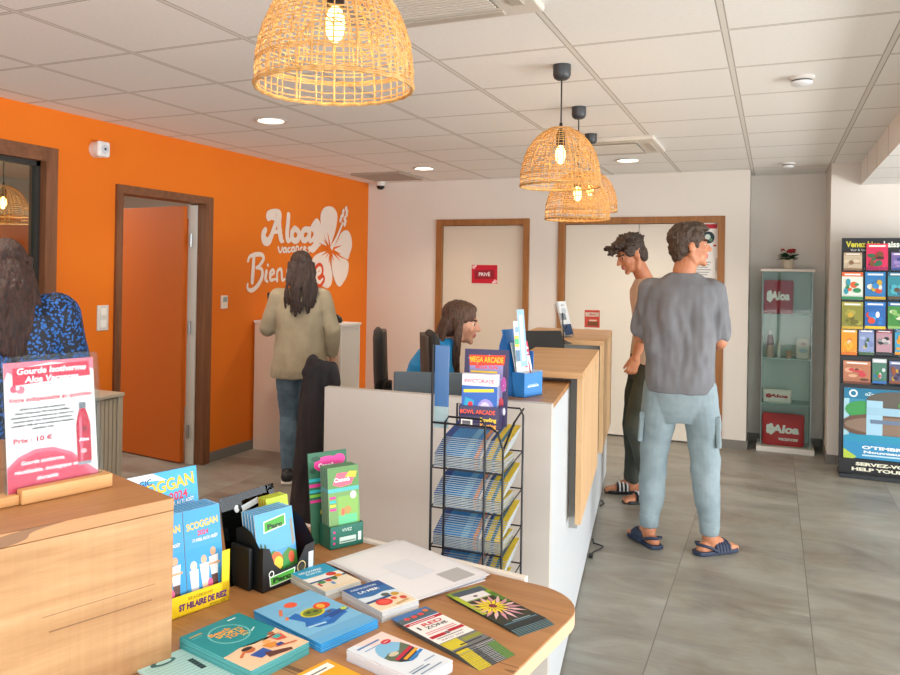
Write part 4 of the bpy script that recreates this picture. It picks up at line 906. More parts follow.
pile('leaflet', 'leaflet', (446.8,594.5), (479.5,585.3), .105, .218, .0005, 7, petals_spec(), 'topmost dark leaflet with a big yellow and pink flower near the rounded table corner', 'dark leaflet under the flower leaflet near the rounded table corner', 'flower leaflets', '#33403c', .0006, .0, .0042, under=[('r',0,0,1,1,'#1b262a'),('r',0,.0,1,.007,'#7ba0aa')])
ENV = C('#dfe0e6', .35)
o = None
for k in range(6):
    zt = TZ+.0012+.0019*k; a = Z(329, 560.5, zt); b = Z(389, 543.5, zt); ang = rot_of(b.x-a.x, b.y-a.y)
    if o is None:
        mb = MB().box(0, 0, 0, .25, .32, .0016, ENV); mb.T = MX((0, 0, .0016)); mb.art(.25, .32, [('r',.04,.03,.92,.94,'#e8e9ee'),('r',.58,.06,.30,.2,'#b4b4b6'),('r',.02,.5,.9,.003,'#cfd0d8'),('r',.3,.3,.35,.35,'#dfe3ec')], .0002)
        o = tag(mb.build('document_sleeve'), 'translucent white document sleeve of the loose pile on the table', 'document sleeve', 'translucent document sleeves'); e = o
    else: e = dup(o)
    if k == 5: e['label'] = 'topmost translucent sleeve with a grey label, behind the flower leaflets'; del e['group']
    dn = V((sin(ang), -cos(ang), 0)); aa = ang + (-.1, .05, -.04, .06, .02, 0)[k]
    dn = V((sin(aa), -cos(aa), 0)); ux = V((cos(aa), sin(aa), 0)); e.location = a + dn*.325 - ux*(.0, .01, .004, .014, .006, .0)[k]; e.location.z = zt-.0016+.0004; e.rotation_euler = (0, 0, aa)
YL = [('r',0,0,1,1,'#e8a417'),('r',.1,.8,.8,.14,'#f4f1ea'),('r',.16,.84,.6,.03,'#6b6b6b')]
pile('leaflet', 'leaflet', (296,675), (321,662.5), .1, .15, .0012, 2, YL, 'yellow leaflet cut by the bottom edge of the photo', 'yellow leaflet under another one at the bottom edge', 'yellow leaflets', '#e9e4d8')
TLf = [('r',0,0,1,1,'#a9d2d2'),('e',.4,.86,.22,.07,'#1e5c60'),('e',.42,.87,.14,.04,'#a9d2d2'),('r',.7,.4,.1,.3,'#1b2a30')] + [('r',.05,.04+.06*i,.9,.006,'#5f9a9c') for i in range(14)]
pile('leaflet', 'leaflet', (148,662), (176,651), .12, .16, .001, 3, TLf, 'pale turquoise leaflet with dark drawings at the lower left, beside the oak desk', 'pale turquoise leaflet under another beside the oak desk', 'turquoise leaflets', '#d6e2e0')

# blue and yellow box -------------------------------------------------
YEL = C('#f2cf12', .45); SK = '#2a97d3'
a = Z(173.4, 620, TZ); b = Z(229, 600, TZ); ang = rot_of(b.x-a.x, b.y-a.y); ux = V((cos(ang), sin(ang), 0))
wbx = .20; org = b - ux*wbx
r = thing('brochure_box', 'yellow cardboard box with blue show brochures and a tall blue header, beside the oak desk', 'brochure holder', (org.x, org.y, TZ+.001), ang)
M0 = MX((org.x, org.y, TZ+.001), (0, 0, ang))
mb = MB().box(0, 0, 0, wbx, .002, .045, YEL).box(0, 0, 0, wbx, .10, .002, YEL).box(0, .098, 0, wbx, .10, .16, YEL)
mb.add([(wbx,0,0),(wbx,.10,0),(wbx,.10,.135),(wbx,.085,.14),(wbx,.05,.11),(wbx,.02,.075),(wbx,0,.07)], [tuple(range(7))], YEL)
mb.add([(wbx-.002,0,0),(wbx-.002,.10,0),(wbx-.002,.10,.135),(wbx-.002,.085,.14),(wbx-.002,.05,.11),(wbx-.002,.02,.075),(wbx-.002,0,.07)], [tuple(range(6,-1,-1))], YEL)
mb.box(wbx-.02, 0, 0, wbx, .002, .115, YEL)
mb.T = Matrix(((1,0,0,0),(0,0,-1,-.0004),(0,1,0,0),(0,0,0,1)))
mb.art(wbx, .045, [('t','SUR LA SCÈNE DU PORT',.62,.68,.2,'#5a4a10',{'w':.32}),('t','ST HILAIRE DE RIEZ',.66,.28,.4,'#5b1f6e',{'b':.05,'w':.62}),('t','RÉSERVATION',.84,.06,.16,'#4a3c10',{'w':.2})]); mb.build('tray', r)
mb = MB(); mb.T = MX((0, .094, 0), (R(-9), 0, 0)); mb.box(0, 0, 0, wbx, .003, .285, C(SK, .3)); mb.T = mb.T @ Matrix(((1,0,0,0),(0,0,-1,-.0005),(0,1,0,0),(0,0,0,1)))
mb.art(wbx, .285, [('r',0,.66,1,.34,'#3fa6dc'),('p',[(0,1),(0,.90),(.3,.95),(.6,.93),(.42,1)],'#d7edf8'),('t','SCOGGAN',.54,.84,.13,'#f0b81e',{'b':.03,'w':.84,'a':5}),('t','MAGIC',.26,.905,.07,'#1a3c84',{'b':.02,'w':.3,'a':5}),('t','2024',.74,.76,.09,'#d02148',{'b':.03,'w':.24,'a':4}),('t','17 AVRIL AU 31 AOÛT',.74,.72,.04,'#ffffff',{'b':.02,'w':.4,'a':4}),('t','LE GRAND SPECTACLE',.74,.685,.035,'#b9183c',{'w':.4,'a':4})]); mb.build('header_board', r)
SG = [('r',0,0,1,1,'#2c93d2'),('r',0,.6,1,.4,'#3a96cc'),('t','SCOGGAN',.5,.80,.10,'#f0b81e',{'b':.03,'w':.86,'a':3}),('t','2024',.5,.72,.07,'#d02148',{'b':.03,'w':.3}),('t','17 AVRIL AU 31 AOÛT',.55,.66,.045,'#f3e0ea',{'b':.02,'w':.7}),
   ('e',.2,.42,.09,.05,'#e6cdb8'),('p',[(.08,.38),(.32,.38),(.3,.1),(.12,.1)],'#cfd3e6'),('e',.48,.46,.08,.045,'#d8a98c'),('p',[(.36,.42),(.62,.42),(.58,.22),(.4,.22)],'#e9dfe2'),('p',[(.4,.22),(.58,.22),(.56,.06),(.42,.06)],'#e3c3ae'),('e',.74,.52,.08,.045,'#caa07f'),('p',[(.62,.47),(.88,.48),(.84,.28),(.66,.28)],'#dfe3ea'),('p',[(.66,.28),(.84,.28),(.82,.08),(.68,.08)],'#5a3a33'),('r',.6,.38,.32,.025,'#caa07f'),('e',.62,.2,.07,.05,'#e05a8c'),('r',.02,.0,.96,.04,'#1f5f9c'),('e',.86,.12,.08,.05,'#4d5a66')]
pr_ = None
for i, x0 in enumerate((.002, .100)):
    for k in range(6):
        if pr_ is None: pr_ = leaflet('brochure', '', 'brochure', .096, .210, .003, SG, '#bfd4e4'); o = pr_
        else: o = dup(pr_)
        o['label'] = ('front blue show brochure with dancers at the %s of the yellow box' % ('left', 'right')[i]) if k == 0 else 'blue show brochure behind the front ones in the yellow box'
        if k: o['group'] = 'show brochures in the yellow box'
        o.matrix_world = M0 @ MX((x0, .012+.010*k, .004), (R(90-8), 0, 0))

# black box ---------------------------------------------------------------
a = Z(262.4, 594, TZ); b = Z(313.8, 574.5, TZ); ang = rot_of(b.x-a.x, b.y-a.y); BK = C('#15181b', .35); BKT = mk_glass('smoked_plastic', '#98a2a8', 1)
r = thing('brochure_box', 'black cardboard brochure box with a green dinosaur park label', 'brochure holder', (a.x, a.y, TZ+.001), ang)
M0 = MX((a.x, a.y, TZ+.001), (0, 0, ang)); wb = (b-a).length
mb = MB()
def plate(pts, mat): 
    mb.add(pts, [tuple(range(len(pts)))], mat); mb.add([tuple(p) for p in pts][::-1], [tuple(range(len(pts)))], mat)
n_ = 8
fr = [(0,0,0),(wb,0,0),(wb,0,.082),(wb*.82,0,.078),(wb*.66,0,.040),(wb*.36,0,.038),(wb*.22,0,.058),(wb*.12,0,.098),(0,0,.104)]
mb.add(fr, [tuple(range(len(fr)))], BK); mb.add([(x, .002, z) for x, y, z in fr][::-1], [tuple(range(len(fr)))], BK)
for xx, o_ in ((wb, 1), (0, 0)):
    sdp = [(xx,0,0),(xx,.10,0),(xx,.10,.13),(xx,.075,.14),(xx,.045,.13),(xx,.015,.10),(xx,0,.082 if o_ else .104)]
    mb.add(sdp, [tuple(range(7))], BK); mb.add([(x + (-.002 if o_ else .002), y, z) for x, y, z in sdp][::-1], [tuple(range(7))], BK)
mb.box(0, 0, 0, wb, .10, .002, BK)
mb.T = Matrix(((1,0,0,0),(0,0,-1,-.0004),(0,1,0,0),(0,0,0,1)))
h_ = .104
mb.art(wb, h_, [('p',[(.14,.08),(.60,.1),(.62,.34),(.12,.30)],'#dfeedd'),('p',[(.16,.10),(.58,.12),(.60,.32),(.14,.28)],'#46a22e'),('t','Parc',.36,.15,.14,'#16390f',{'b':.06,'w':.34}),('o',.16,.36,.0,.05,'#e9efe9'),('e',.16,.36,.035,.055,'#15181b'),('o',.74,.3,.07,.085,'#c9b27a'),('e',.74,.27,.06,.09,'#3a3420'),('r',.88,.18,.1,.4,'#c9ced2')])
mb.build('tray', r)
mb = MB(); mb.T = MX((-.025, .085, 0), (R(-12), 0, R(6))); mb.prism(rr(wb+.02, .20, .012), 0, 1, BKT) if False else mb.box(0, 0, 0, wb+.02, .002, .205, BKT); mb.T = mb.T @ Matrix(((1,0,0,0),(0,0,-1,-.0005),(0,1,0,0),(0,0,0,1)))
mb.art(wb, .205, [('e',.30,.83,.05,.045,'#dfe6ea'),('e',.36,.84,.03,.03,'#23282c'),('r',.40,.80,.36,.07,'#d3dde2',10),('r',.5,.72,.3,.05,'#9aa9b0',10)]); mb.build('back_plate', r)
MB().box(-.016, .03, 0, -.004, .10, .10, BK).build('side_pocket', r, bev=.004)
DN = [('r',0,0,1,1,'#4790bf'),('r',0,.45,1,.55,'#559dca'),('p',[(.0,.0),(1,.0),(1,.36),(.8,.44),(.6,.36),(.4,.46),(.2,.38),(0,.46)],'#3f7a34'),('p',[(.2,.72),(.78,.76),(.80,.92),(.22,.88)],'#dfeedd'),('p',[(.22,.735),(.76,.775),(.78,.905),(.24,.865)],'#3f9a2c'),('t','Parc',.5,.765,.09,'#123a0c',{'b':.06,'w':.4}),
  ('e',.46,.3,.16,.13,'#e2622c'),('e',.5,.27,.12,.09,'#f0c22e'),('e',.7,.22,.1,.1,'#2f8a3c'),('e',.85,.3,.08,.08,'#c9542f'),('e',.3,.22,.1,.08,'#58b33c'),('p',[(.9,.45),(.98,.5),(.96,.85),(.9,.8)],'#8c8478'),('e',.2,.5,.03,.08,'#2b5a3a'),('e',.1,.52,.03,.08,'#2b5a3a'),('r',0,0,1,.08,'#27502a')]
pr_ = None
for k in range(5):
    if pr_ is None: pr_ = leaflet('brochure', 'front brochure with blue sky and green sign in the black box', 'brochure', .118, .168, .003, DN, '#cfdde2'); o = pr_
    else: o = dup(pr_, label='brochure behind the front one on the left of the black box'); o['group'] = 'park brochures in the black box'
    o.matrix_world = M0 @ MX((.006, .014+.011*k, .004), (R(90-11), 0, 0))
RB_ = [('r',0,0,1,1,'#7a2f8c'),('r',0,.8,1,.2,'#a9c22c'),('r',0,.62,1,.18,'#2f8ac0'),('r',0,.42,1,.2,'#6a2f8c'),('r',0,.22,1,.2,'#c4302c'),('r',0,0,1,.22,'#e0a02c')]
pr_ = None
for k in range(4):
    if pr_ is None: pr_ = leaflet('brochure', 'front rainbow edged brochure at the right of the black box', 'brochure', .07, .182, .003, RB_, '#d8a03a'); o = pr_
    else: o = dup(pr_, label='rainbow brochure behind the front one in the black box'); o['group'] = 'rainbow brochures in the black box'
    o.matrix_world = M0 @ MX((.082, .040+.009*k+.02, .004), (R(90-11), 0, 0))

# green leaflet holder ------------------------------------------------------
a = Z(330, 550.7, TZ); b = Z(363, 543.4, TZ); ang = rot_of(b.x-a.x, b.y-a.y); wb = .105
r = thing('leaflet_box', 'green and pink cardboard leaflet box at the back of the table', 'leaflet holder', (a.x, a.y, TZ+.001), ang); M0 = MX((a.x, a.y, TZ+.001), (0, 0, ang))
GR = C('#1d6e5e', .4)
mb = MB().box(0, 0, 0, wb, .002, .06, GR).box(0, 0, 0, .002, .055, .06, GR).box(wb-.002, 0, 0, wb, .055, .06, GR).box(0, 0, 0, wb, .055, .002, GR)
mb.T = Matrix(((1,0,0,0),(0,0,-1,-.0004),(0,1,0,0),(0,0,0,1)))
mb.art(wb, .06, [('t','VIVEZ',.5,.72,.2,'#dff2ea',{'w':.3}),('r',.28,.2,.5,.28,'#cfe3dc'),('r',.3,.24,.46,.06,'#5a8c80'),('e',.12,.75,.035,.06,'#d8308c'),('e',.12,.5,.035,.06,'#d8308c'),('e',.12,.25,.035,.06,'#d8308c'),('r',.84,.2,.1,.4,'#dfeee8')]); mb.build('tray', r)
mb = MB(); mb.T = MX((-.02, .062, 0), (R(-8), 0, 0)); mb.box(0, 0, 0, .125, .003, .245, C('#2a5a44', .4)); mb.T = mb.T @ Matrix(((1,0,0,0),(0,0,-1,-.0005),(0,1,0,0),(0,0,0,1)))
mb.art(.125, .245, [('r',0,0,1,1,'#2f6a4e'),('e',.5,.86,.36,.09,'#e23a94'),('e',.8,.9,.16,.06,'#e23a94'),('t','Canoë',.45,.83,.06,'#ffffff',{'b':.03,'w':.4}),('r',0,.68,.3,.035,'#2bb0b8'),('r',0,.62,.3,.035,'#d8308c'),('r',0,.56,.3,.03,'#2bb0b8'),('r',0,.51,.3,.03,'#7ac03a'),('r',0,.45,.3,.03,'#d8308c'),('e',.3,.34,.06,.03,'#e0c82c'),('e',.3,.16,.06,.03,'#e0c82c'),('e',.2,.93,.12,.03,'#1d4a36'),('e',.1,.8,.08,.03,'#1d4a36')]); mb.build('header_board', r)
CN = [('r',0,0,1,1,'#6f9a5a'),('r',0,.7,1,.3,'#5b8a4e'),('p',[(.15,.78),(.4,.74),(.75,.76),(.85,.84),(.62,.92),(.3,.92)],'#e8607a'),('p',[(.55,.86),(.9,.84),(.95,.92),(.7,.93)],'#c9b83a'),('t','Canoë',.45,.81,.07,'#ffffff',{'b':.03,'w':.5}),('r',.0,.68,1,.05,'#4fb0b0'),('r',.04,.60,.2,.03,'#d8308c'),('r',.04,.55,.2,.03,'#2bb0b8'),('r',.04,.50,.2,.03,'#c9c83a'),('r',.04,.45,.2,.03,'#d8308c'),
  ('r',.3,.2,.65,.42,'#7fae54'),('r',.3,.26,.6,.12,'#5fc08a'),('e',.6,.44,.12,.05,'#b08a4a'),('e',.45,.42,.06,.05,'#d8694a'),('e',.8,.62,.1,.05,'#d6e6dc'),('p',[(.1,.02),(.95,.06),(.95,.16),(.5,.2),(.1,.1)],'#3c4a3a'),('p',[(.1,.02),(.3,.14),(.4,.1),(.3,.03)],'#c9cfd2')]
pr_ = None
for k in range(5):
    if pr_ is None: pr_ = leaflet('leaflet', 'front canoe leaflet in the green and pink box', 'leaflet', .099, .21, .003, CN, '#7f98a8'); o = pr_
    else: o = dup(pr_, label='canoe leaflet behind the front one in the green and pink box'); o['group'] = 'canoe leaflets'
    o.matrix_world = M0 @ MX((.003, .008+.009*k, .004), (R(90-6), 0, 0))
# ================================================================== leaflet stand on the right
def SY(px, py, y):
    d = ray(px, py); return C0 + d*(y/d.y)
SX0, SX1, SF = .475, 1.42, 7.0
st = thing('leaflet_stand', 'tall black leaflet stand with full pockets at the right edge', 'leaflet stand', (SX0, SF, 0)); SB = C('#20262c', .45)
SW = SX1-SX0
MB().box(0, 0, .03, SW, .035, 1.823, SB).build('panel', st, bev=.002)
MB().box(.0, -.10, 0, SW, .16, .03, SB).build('base', st, bev=.003)
mb = MB(); mb.T = MX((0, -.002, 0)) @ Matrix(((1,0,0,0),(0,0,-1,0),(0,1,0,0),(0,0,0,1)))
mb.art(SW, 1.823, [('r',.01,.935,.98,.06,'#171d22'),('t','Venez bien',.15,.962,.034,'#d8d23a',{'b':.03,'w':.24}),('t','Laissez vos soucis',.5,.962,.034,'#e9efe6',{'b':.03,'w':.42}),('t','Voir & faire',.12,.945,.014,'#d8dcdc',{'w':.12}),('r',.4,.945,.5,.003,'#9fb4ac')], .0008); mb.build('header_print', st)
mb = MB(); mb.T = MX((0, -.102, 0)) @ Matrix(((1,0,0,0),(0,0,-1,0),(0,1,0,0),(0,0,0,1)))
mb2 = MB(); mb2.box(0, -.035, .03, SW, 0, .14, C('#141619', .4)); mb2.T = MX((0, -.036, .03)) @ Matrix(((1,0,0,0),(0,0,-1,0),(0,1,0,0),(0,0,0,1)))
mb2.art(SW, .11, [('t','SERVEZ-VOUS',.33,.56,.3,'#e8e6d0',{'b':.05,'w':.42}),('t','HELP YOURSELF',.34,.2,.3,'#e8e6d0',{'b':.05,'w':.5})], .0008); mb2.build('foot_board', st)
pz = SY(844, 387, SF).z; pb_ = SY(844, 462, SF).z
mb = MB().box(.03, -.012, pb_, SW-.03, 0, pz, C('#cfe3ee', .35)); mb.T = MX((.03, -.0125, pb_)) @ Matrix(((1,0,0,0),(0,0,-1,0),(0,1,0,0),(0,0,0,1)))
sp = [('r',0,0,1,1,'#3f93b8'),('r',0,.3,.04,.7,'#a9d8e6'),('r',0,.86,.5,.14,'#1f7aa0'),('o',.07,.93,.02,.033,'#eaf5f8'),('t','oZen',.2,.91,.06,'#cfeaf2',{'b':.03}),('e',.15,.72,.14,.12,'#3e9a52'),('e',.42,.86,.25,.12,'#5f5a52'),('e',.52,.8,.12,.06,'#4d9a4a'),('e',.4,.52,.46,.17,'#6a4f42'),('e',.4,.52,.4,.12,'#8a7463'),('r',.17,.35,.12,.5,'#a5cfe6'),('r',.17,.66,.55,.1,'#9cc6dd'),
  ('p',[(.5,.3),(.7,.6),(.78,.58),(.62,.28)],'#c9d2cf'),('r',.2,.55,.5,.05,'#6a7f9a'),('e',.3,.3,.5,.1,'#2b95b8'),('r',0,.08,1,.22,'#2f8fc0'),('t','O\'TIMBRÉAY',.36,.21,.055,'#f3f6f6',{'b':.05,'w':.44}),('t','Nouveauté 2024',.4,.155,.045,'#f3f6f6',{'b':.04,'w':.5}),('r',.14,.115,.5,.02,'#bfe0ee'),('r',0,0,1,.07,'#bcd0d8'),('e',.62,.03,.02,.012,'#2b4a66'),('e',.68,.03,.02,.012,'#2b4a66'),('e',.74,.03,.02,.012,'#2b4a66'),('r',.8,.09,.2,.03,'#d8303c'),('p',[(0,0),(.1,.1),(0,.2)],'#b5cf4a')]
mb.art(SW-.06, pz-pb_, sp, .0008); mb.build('poster', st)
for py in (270.5, 299.5, 329, 355, 383, 386.5):
    if py == 386.5: continue
    z = SY(860, py, SF).z; MB().box(.01, -.038, z-.006, SW-.01, 0, z, SB).box(.01, -.040, z-.006, SW-.01, -.038, z+.035, ACRYL).build('pocket', st)
def cov(bg, items): return [('r',0,0,1,1,bg)] + items
def randcov(bg, cols, seed, title='#f5f5ef'):
    rn = random.Random(seed); it = []
    for _ in range(9): it.append(('e', rn.uniform(.2,.8), rn.uniform(.2,.65), rn.uniform(.08,.2), rn.uniform(.05,.12), rn.choice(cols)))
    it += [('r',.0,.84,1,.16,cols[0]), ('r',.12,.88,.76,.06,title), ('r',0,0,1,.1,cols[1])]; return cov(bg, it)
rows = [
 (253, 270.3, [(843.5,862,'#c9b79c',['#b59a7a','#8a6a4c','#d8c8b0'],'beige photo brochure in the top left pocket of the stand'),(866,888,'#d82a5a',['#e2405a','#a01f5a','#3a2a22','#7a4a2a','#2f6a4a'],'tall crimson magazine rising above the top row of the stand'),(891,912,'#7a68a8',['#9a86c0','#2b4a8c','#3a6ad0'],'purple brochure at the right edge of the top row of the stand')]),
 (272.5, 299.3, [(841.5,863,'#dfe6da',['#e0622a','#2f8a5a','#7a4a2a','#2f9ab0'],'white brochure with orange and green corners, second row left'),(864.8,885.5,'#2f7ab8',['#2f86c8','#c9a22e','#e8e2d2','#c9482f','#2f6a3a'],'blue brochure with a group of figures, second row middle'),(887.5,908,'#2f8a9a',['#2b6a8c','#5a4a3a','#4fb0c0'],'teal brochure cut by the photo edge, second row')]),
 (302.5, 328.6, [(841.5,863,'#8a8a3a',['#a8a24a','#c9a83a','#e0c88a','#6a6a2a'],'olive brochure in the third row left'),(864.5,885.5,'#2866b0',['#2f7ac8','#f0c22e','#e84a2a','#f2f2ee','#3ab0e0'],'bright blue brochure with yellow toys, third row middle'),(887.5,908,'#3f8a3f',['#2f66a0','#8ab86a','#4a9a4a','#e0e0c8'],'green brochure cut by the photo edge, third row')]),
 (329.5, 354.5, [(841,857,'#e89a2a',['#e8b23a','#d8722a','#5a4632','#e0c8a0'],'orange leaflet with animals, fourth row'),(858.5,874,'#8c9cc8',['#7a8ac0','#4a6a4a','#c9b89a','#a9b8d8'],'lilac sky leaflet with a domed building, fourth row'),(876,892,'#b8909c',['#a0405a','#2a3236','#c9c2c4','#8a8a90'],'pinkish grey leaflet with a dark car, fourth row'),(894.5,911,'#3fa0c8',['#2b86b8','#e0962a','#d8eaf0'],'sky blue leaflet cut by the photo edge, fourth row')]),
 (362, 383, [(843,870.5,'#b8785a',['#c98a6a','#6a3a2a','#d8a88a','#c9404a'],'landscape reddish brown brochure in the bottom row'),(872,886.5,'#4a7a6a',['#c9d2d8','#2f6ab0','#3a8a4a','#c94a4a','#1f3a2a'],'tall green and blue leaflet in the bottom row'),(889,905,'#5a5a7a',['#7a8ab8','#8a4a2a','#c9a22e','#3a2a4a'],'dark multicoloured leaflet at the right edge of the bottom row')]),
]
sd_ = 1
for yt, yb_, its in rows:
    for xa, xb, bg, cols, lab in its:
        sd_ += 1; y_t = yt - (9 if 'crimson' in lab else 2.5 if 'tall green' in lab else 0)
        p0 = SY(xa, yb_, SF-.02); p1 = SY(xb, y_t, SF-.02)
        o = leaflet('brochure', lab, 'brochure', p1.x-p0.x, (p1.z-p0.z)/cos(R(6)), .008, randcov(bg, cols, sd_), '#d8d8d0', .0006)
        o.matrix_world = MX((p0.x, SF-.034, p0.z+.001), (R(84), 0, 0))

# ================================================================== glass display cabinet
GX0, GX1, GY0, GY1, GH = -.088, .306, 7.62, 7.93, 1.585
gc = thing('display_cabinet', 'narrow glass display cabinet standing in the alcove', 'display cabinet', (GX0, GY0, 0)); gw = GX1-GX0; gd = GY1-GY0
FR = C('#6f7c78', .35, .4)
MB().box(-.03, -.02, 0, gw+.03, gd+.02, .045, C('#d9d6cf', .5)).build('base', gc, bev=.003)
MB().box(-.015, -.012, GH-.022, gw+.015, gd+.012, GH, C('#dcd5ca', .5)).build('top', gc, bev=.003)
for x, y in ((0, 0), (gw-.008, 0), (0, gd-.008), (gw-.008, gd-.008)): MB().box(x, y, .045, x+.008, y+.008, GH-.022, FR).build('corner_post', gc)
mb = MB().box(.008, .001, .045, gw-.008, .006, GH-.022, GLASS); mb.build('glass_door', gc)
MB().box(.001, .008, .045, .005, gd-.008, GH-.022, GLASS).build('side_pane', gc); MB().box(gw-.005, .008, .045, gw-.001, gd-.008, GH-.022, GLASS).build('side_pane', gc)
MB().box(.008, gd-.006, .045, gw-.008, gd-.002, GH-.022, C('#c3cfca', .5)).build('rear_pane', gc)
GS = C('#86a39a', .25); shz = [SY(785, py, 7.7).z for py in (314, 358, 403)]
for z in shz: MB().box(.008, .012, z-.006, gw-.008, gd-.01, z, GS).build('shelf', gc)
def cab_bag(label, px0, px1, pyt, z0, word, wcol='#f2e9e6', sub=None, col='#b01329', depth=.05, cat_='bag', name='tote_bag'):
    y = 7.69; a = SY(px0, pyt, y); b = SY(px1, pyt, y); w = b.x-a.x; h = a.z-z0
    r = thing(name, label, cat_, (a.x, y, z0+.0005)); m_ = fabric('bag_cloth_'+col[1:], col, col, 5, .6, .3)
    mb = MB(); nx, nz = 8, 8
    mb.loft([(w/2, depth/2, 0, w*.48, depth*.48), (w/2, depth/2, h*.1, w*.5, depth*.55), (w/2, depth/2, h*.5, w*.49, depth*.5), (w/2, depth/2, h*.9, w*.5, depth*.3), (w/2, depth/2, h, w*.48, depth*.12)], m_, 28, 5); mb.build('body', r, 50)
    mb = MB(); mb.T = MX((0, -.006, 0)) @ Matrix(((1,0,0,0),(0,0,-1,0),(0,1,0,0),(0,0,0,1))); sp = [('t',word,.56,.42,.34,wcol,{'b':.05,'s':.1,'w':.62})]
    if sub: sp.append(('t',sub,.62,.18,.16,wcol,{'b':.03,'w':.45}))
    sp += [('e',.20+.06*cos(a_),.52+.1*sin(a_),.05,.09,wcol) for a_ in (0, 1.25, 2.5, 3.77, 5.03)]
    mb.art(w, h, sp, .0008); mb.build('print', r); return r
r = cab_bag('dark red fabric tote bag on the highest glass shelf of the cabinet', 764, 794, 280, shz[0], 'Aloa', col='#9c0f26')
MB().tube([(.05, 0, .01), (.07, -.02, .0), (.1, -.03, .001), (.13, -.02, .0), (.15, 0, .01)], .003, C('#2a2a2a', .6), 6).build('strap', r, 60)
cab_bag('bright red bag with white lettering at the bottom of the glass cabinet', 762, 805, 413, .046, 'Aloa', sub='vacances', col='#c4161f', depth=.12)
r = cab_bag('folded white and red towel on the lowest glass shelf of the cabinet', 763, 792, 389, shz[2], 'Aloa', '#a81224', None, '#ded8d2', .08, 'towel', 'towel')
def flask(label, px, base_z, h, cb, ct, y=7.72):
    p_ = SY(px, 300, y); r = thing('flask', label, 'flask', (p_.x, y, base_z+.0005)); s_ = h/.26
    MB().lathe([(.028*s_, 0), (.031*s_, .006*s_), (.031*s_, .12*s_)], C(cb, .3), 20).build('lower_body', r, 40)
    MB().lathe([(.031*s_, .121*s_), (.031*s_, .17*s_), (.022*s_, .205*s_), (.015*s_, .22*s_)], C(ct, .3), 20).build('upper_body', r, 40)
    MB().lathe([(.017*s_, .221*s_), (.017*s_, .25*s_), (.014*s_, .26*s_)], C('#c9c2c0', .3, .6), 20).build('cap', r, 40); return r
flask('burgundy and pale insulated flask on the middle glass shelf', 771, shz[1], .235, '#b79a8c', '#5f1322')
flask('short pale flask beside the burgundy one on the middle glass shelf', 780, shz[1], .15, '#c3c6bf', '#c9c6bc')
r = thing('mug', 'small brown mug on the middle glass shelf', 'mug', (SY(790, 300, 7.72).x, 7.72, shz[1]+.0005)); MB().lathe([(.022, 0), (.026, .06), (.022, .06), (.02, .006)], C('#a8866a', .4), 20).build('cup', r, 50); MB().tube([(.022, 0, .048), (.042, 0, .04), (.040, 0, .02), (.022, 0, .015)], .004, C('#a8866a', .4), 8).build('handle', r, 60)
a = SY(796, 331, 7.74); b = SY(811, 331, 7.74)
r = thing('folded_cloth', 'pale folded cloth with faint print at the right of the middle glass shelf', 'cloth', (a.x, 7.74, shz[1]+.0005)); wv = fabric('pale_cloth', '#cfc9c0', '#dcd7cf', 5, .8, .3)
MB().loft([((b.x-a.x)/2, .03, 0, (b.x-a.x)/2, .03), ((b.x-a.x)/2, .03, .10, (b.x-a.x)*.48, .028), ((b.x-a.x)/2, .03, .17, (b.x-a.x)*.45, .015)], wv, 24, 4).build('cloth', r, 50)
mb = MB(); mb.T = MX((0, -.004, 0)) @ Matrix(((1,0,0,0),(0,0,-1,0),(0,1,0,0),(0,0,0,1))); mb.art(b.x-a.x, .17, [('e',.5,.75,.25,.1,'#c09a96'),('e',.5,.4,.3,.12,'#9fb0c0')], .0008); mb.build('print', r)
# plant
px = SY(788, 268, 7.78); r = thing('potted_kalanchoe', 'small red flowering plant in a white pot on top of the glass cabinet', 'potted plant', (px.x, 7.78, GH))
MB().lathe([(.035, 0), (.047, .075), (.052, .08), (.050, .09), (.043, .09), (.040, .07)], C('#ddd2bb', .5), 24).build('pot', r, 40)
rn = random.Random(4); LF = C('#1f4a2b', .45); FLW = C('#b01420', .5)
mb = MB()
for i in range(34):
    a_ = rn.uniform(0, 6.28); l = rn.uniform(.06, .105); up = rn.uniform(-.1, .35); c = V((cos(a_)*l*.55, sin(a_)*l*.55, .095+up*l)); q = Euler((0, -up, a_)).to_matrix(); mb.ell(c, (l*.48, .024, .004), LF, 10, 6, q)
for i in range(8): a_ = rn.uniform(0, 6.28); mb.tube([(0, 0, .08), (.03*cos(a_), .03*sin(a_), .12), (.06*cos(a_), .05*sin(a_), .155)], .002, LF, 5)
mb.build('leaves', r, 60)
mb = MB()
for i in range(11):
    a_ = rn.uniform(0, 6.28); rr_ = rn.uniform(0, .07); c = V((rr_*cos(a_)*1.15, rr_*sin(a_)*.8, .145+rn.uniform(0, .03)))
    for k in range(9): mb.ell(c+V((rn.uniform(-.014, .014), rn.uniform(-.014, .014), rn.uniform(-.006, .008))), (.008, .008, .005), FLW, 6, 4)
mb.build('flowers', r, 60)
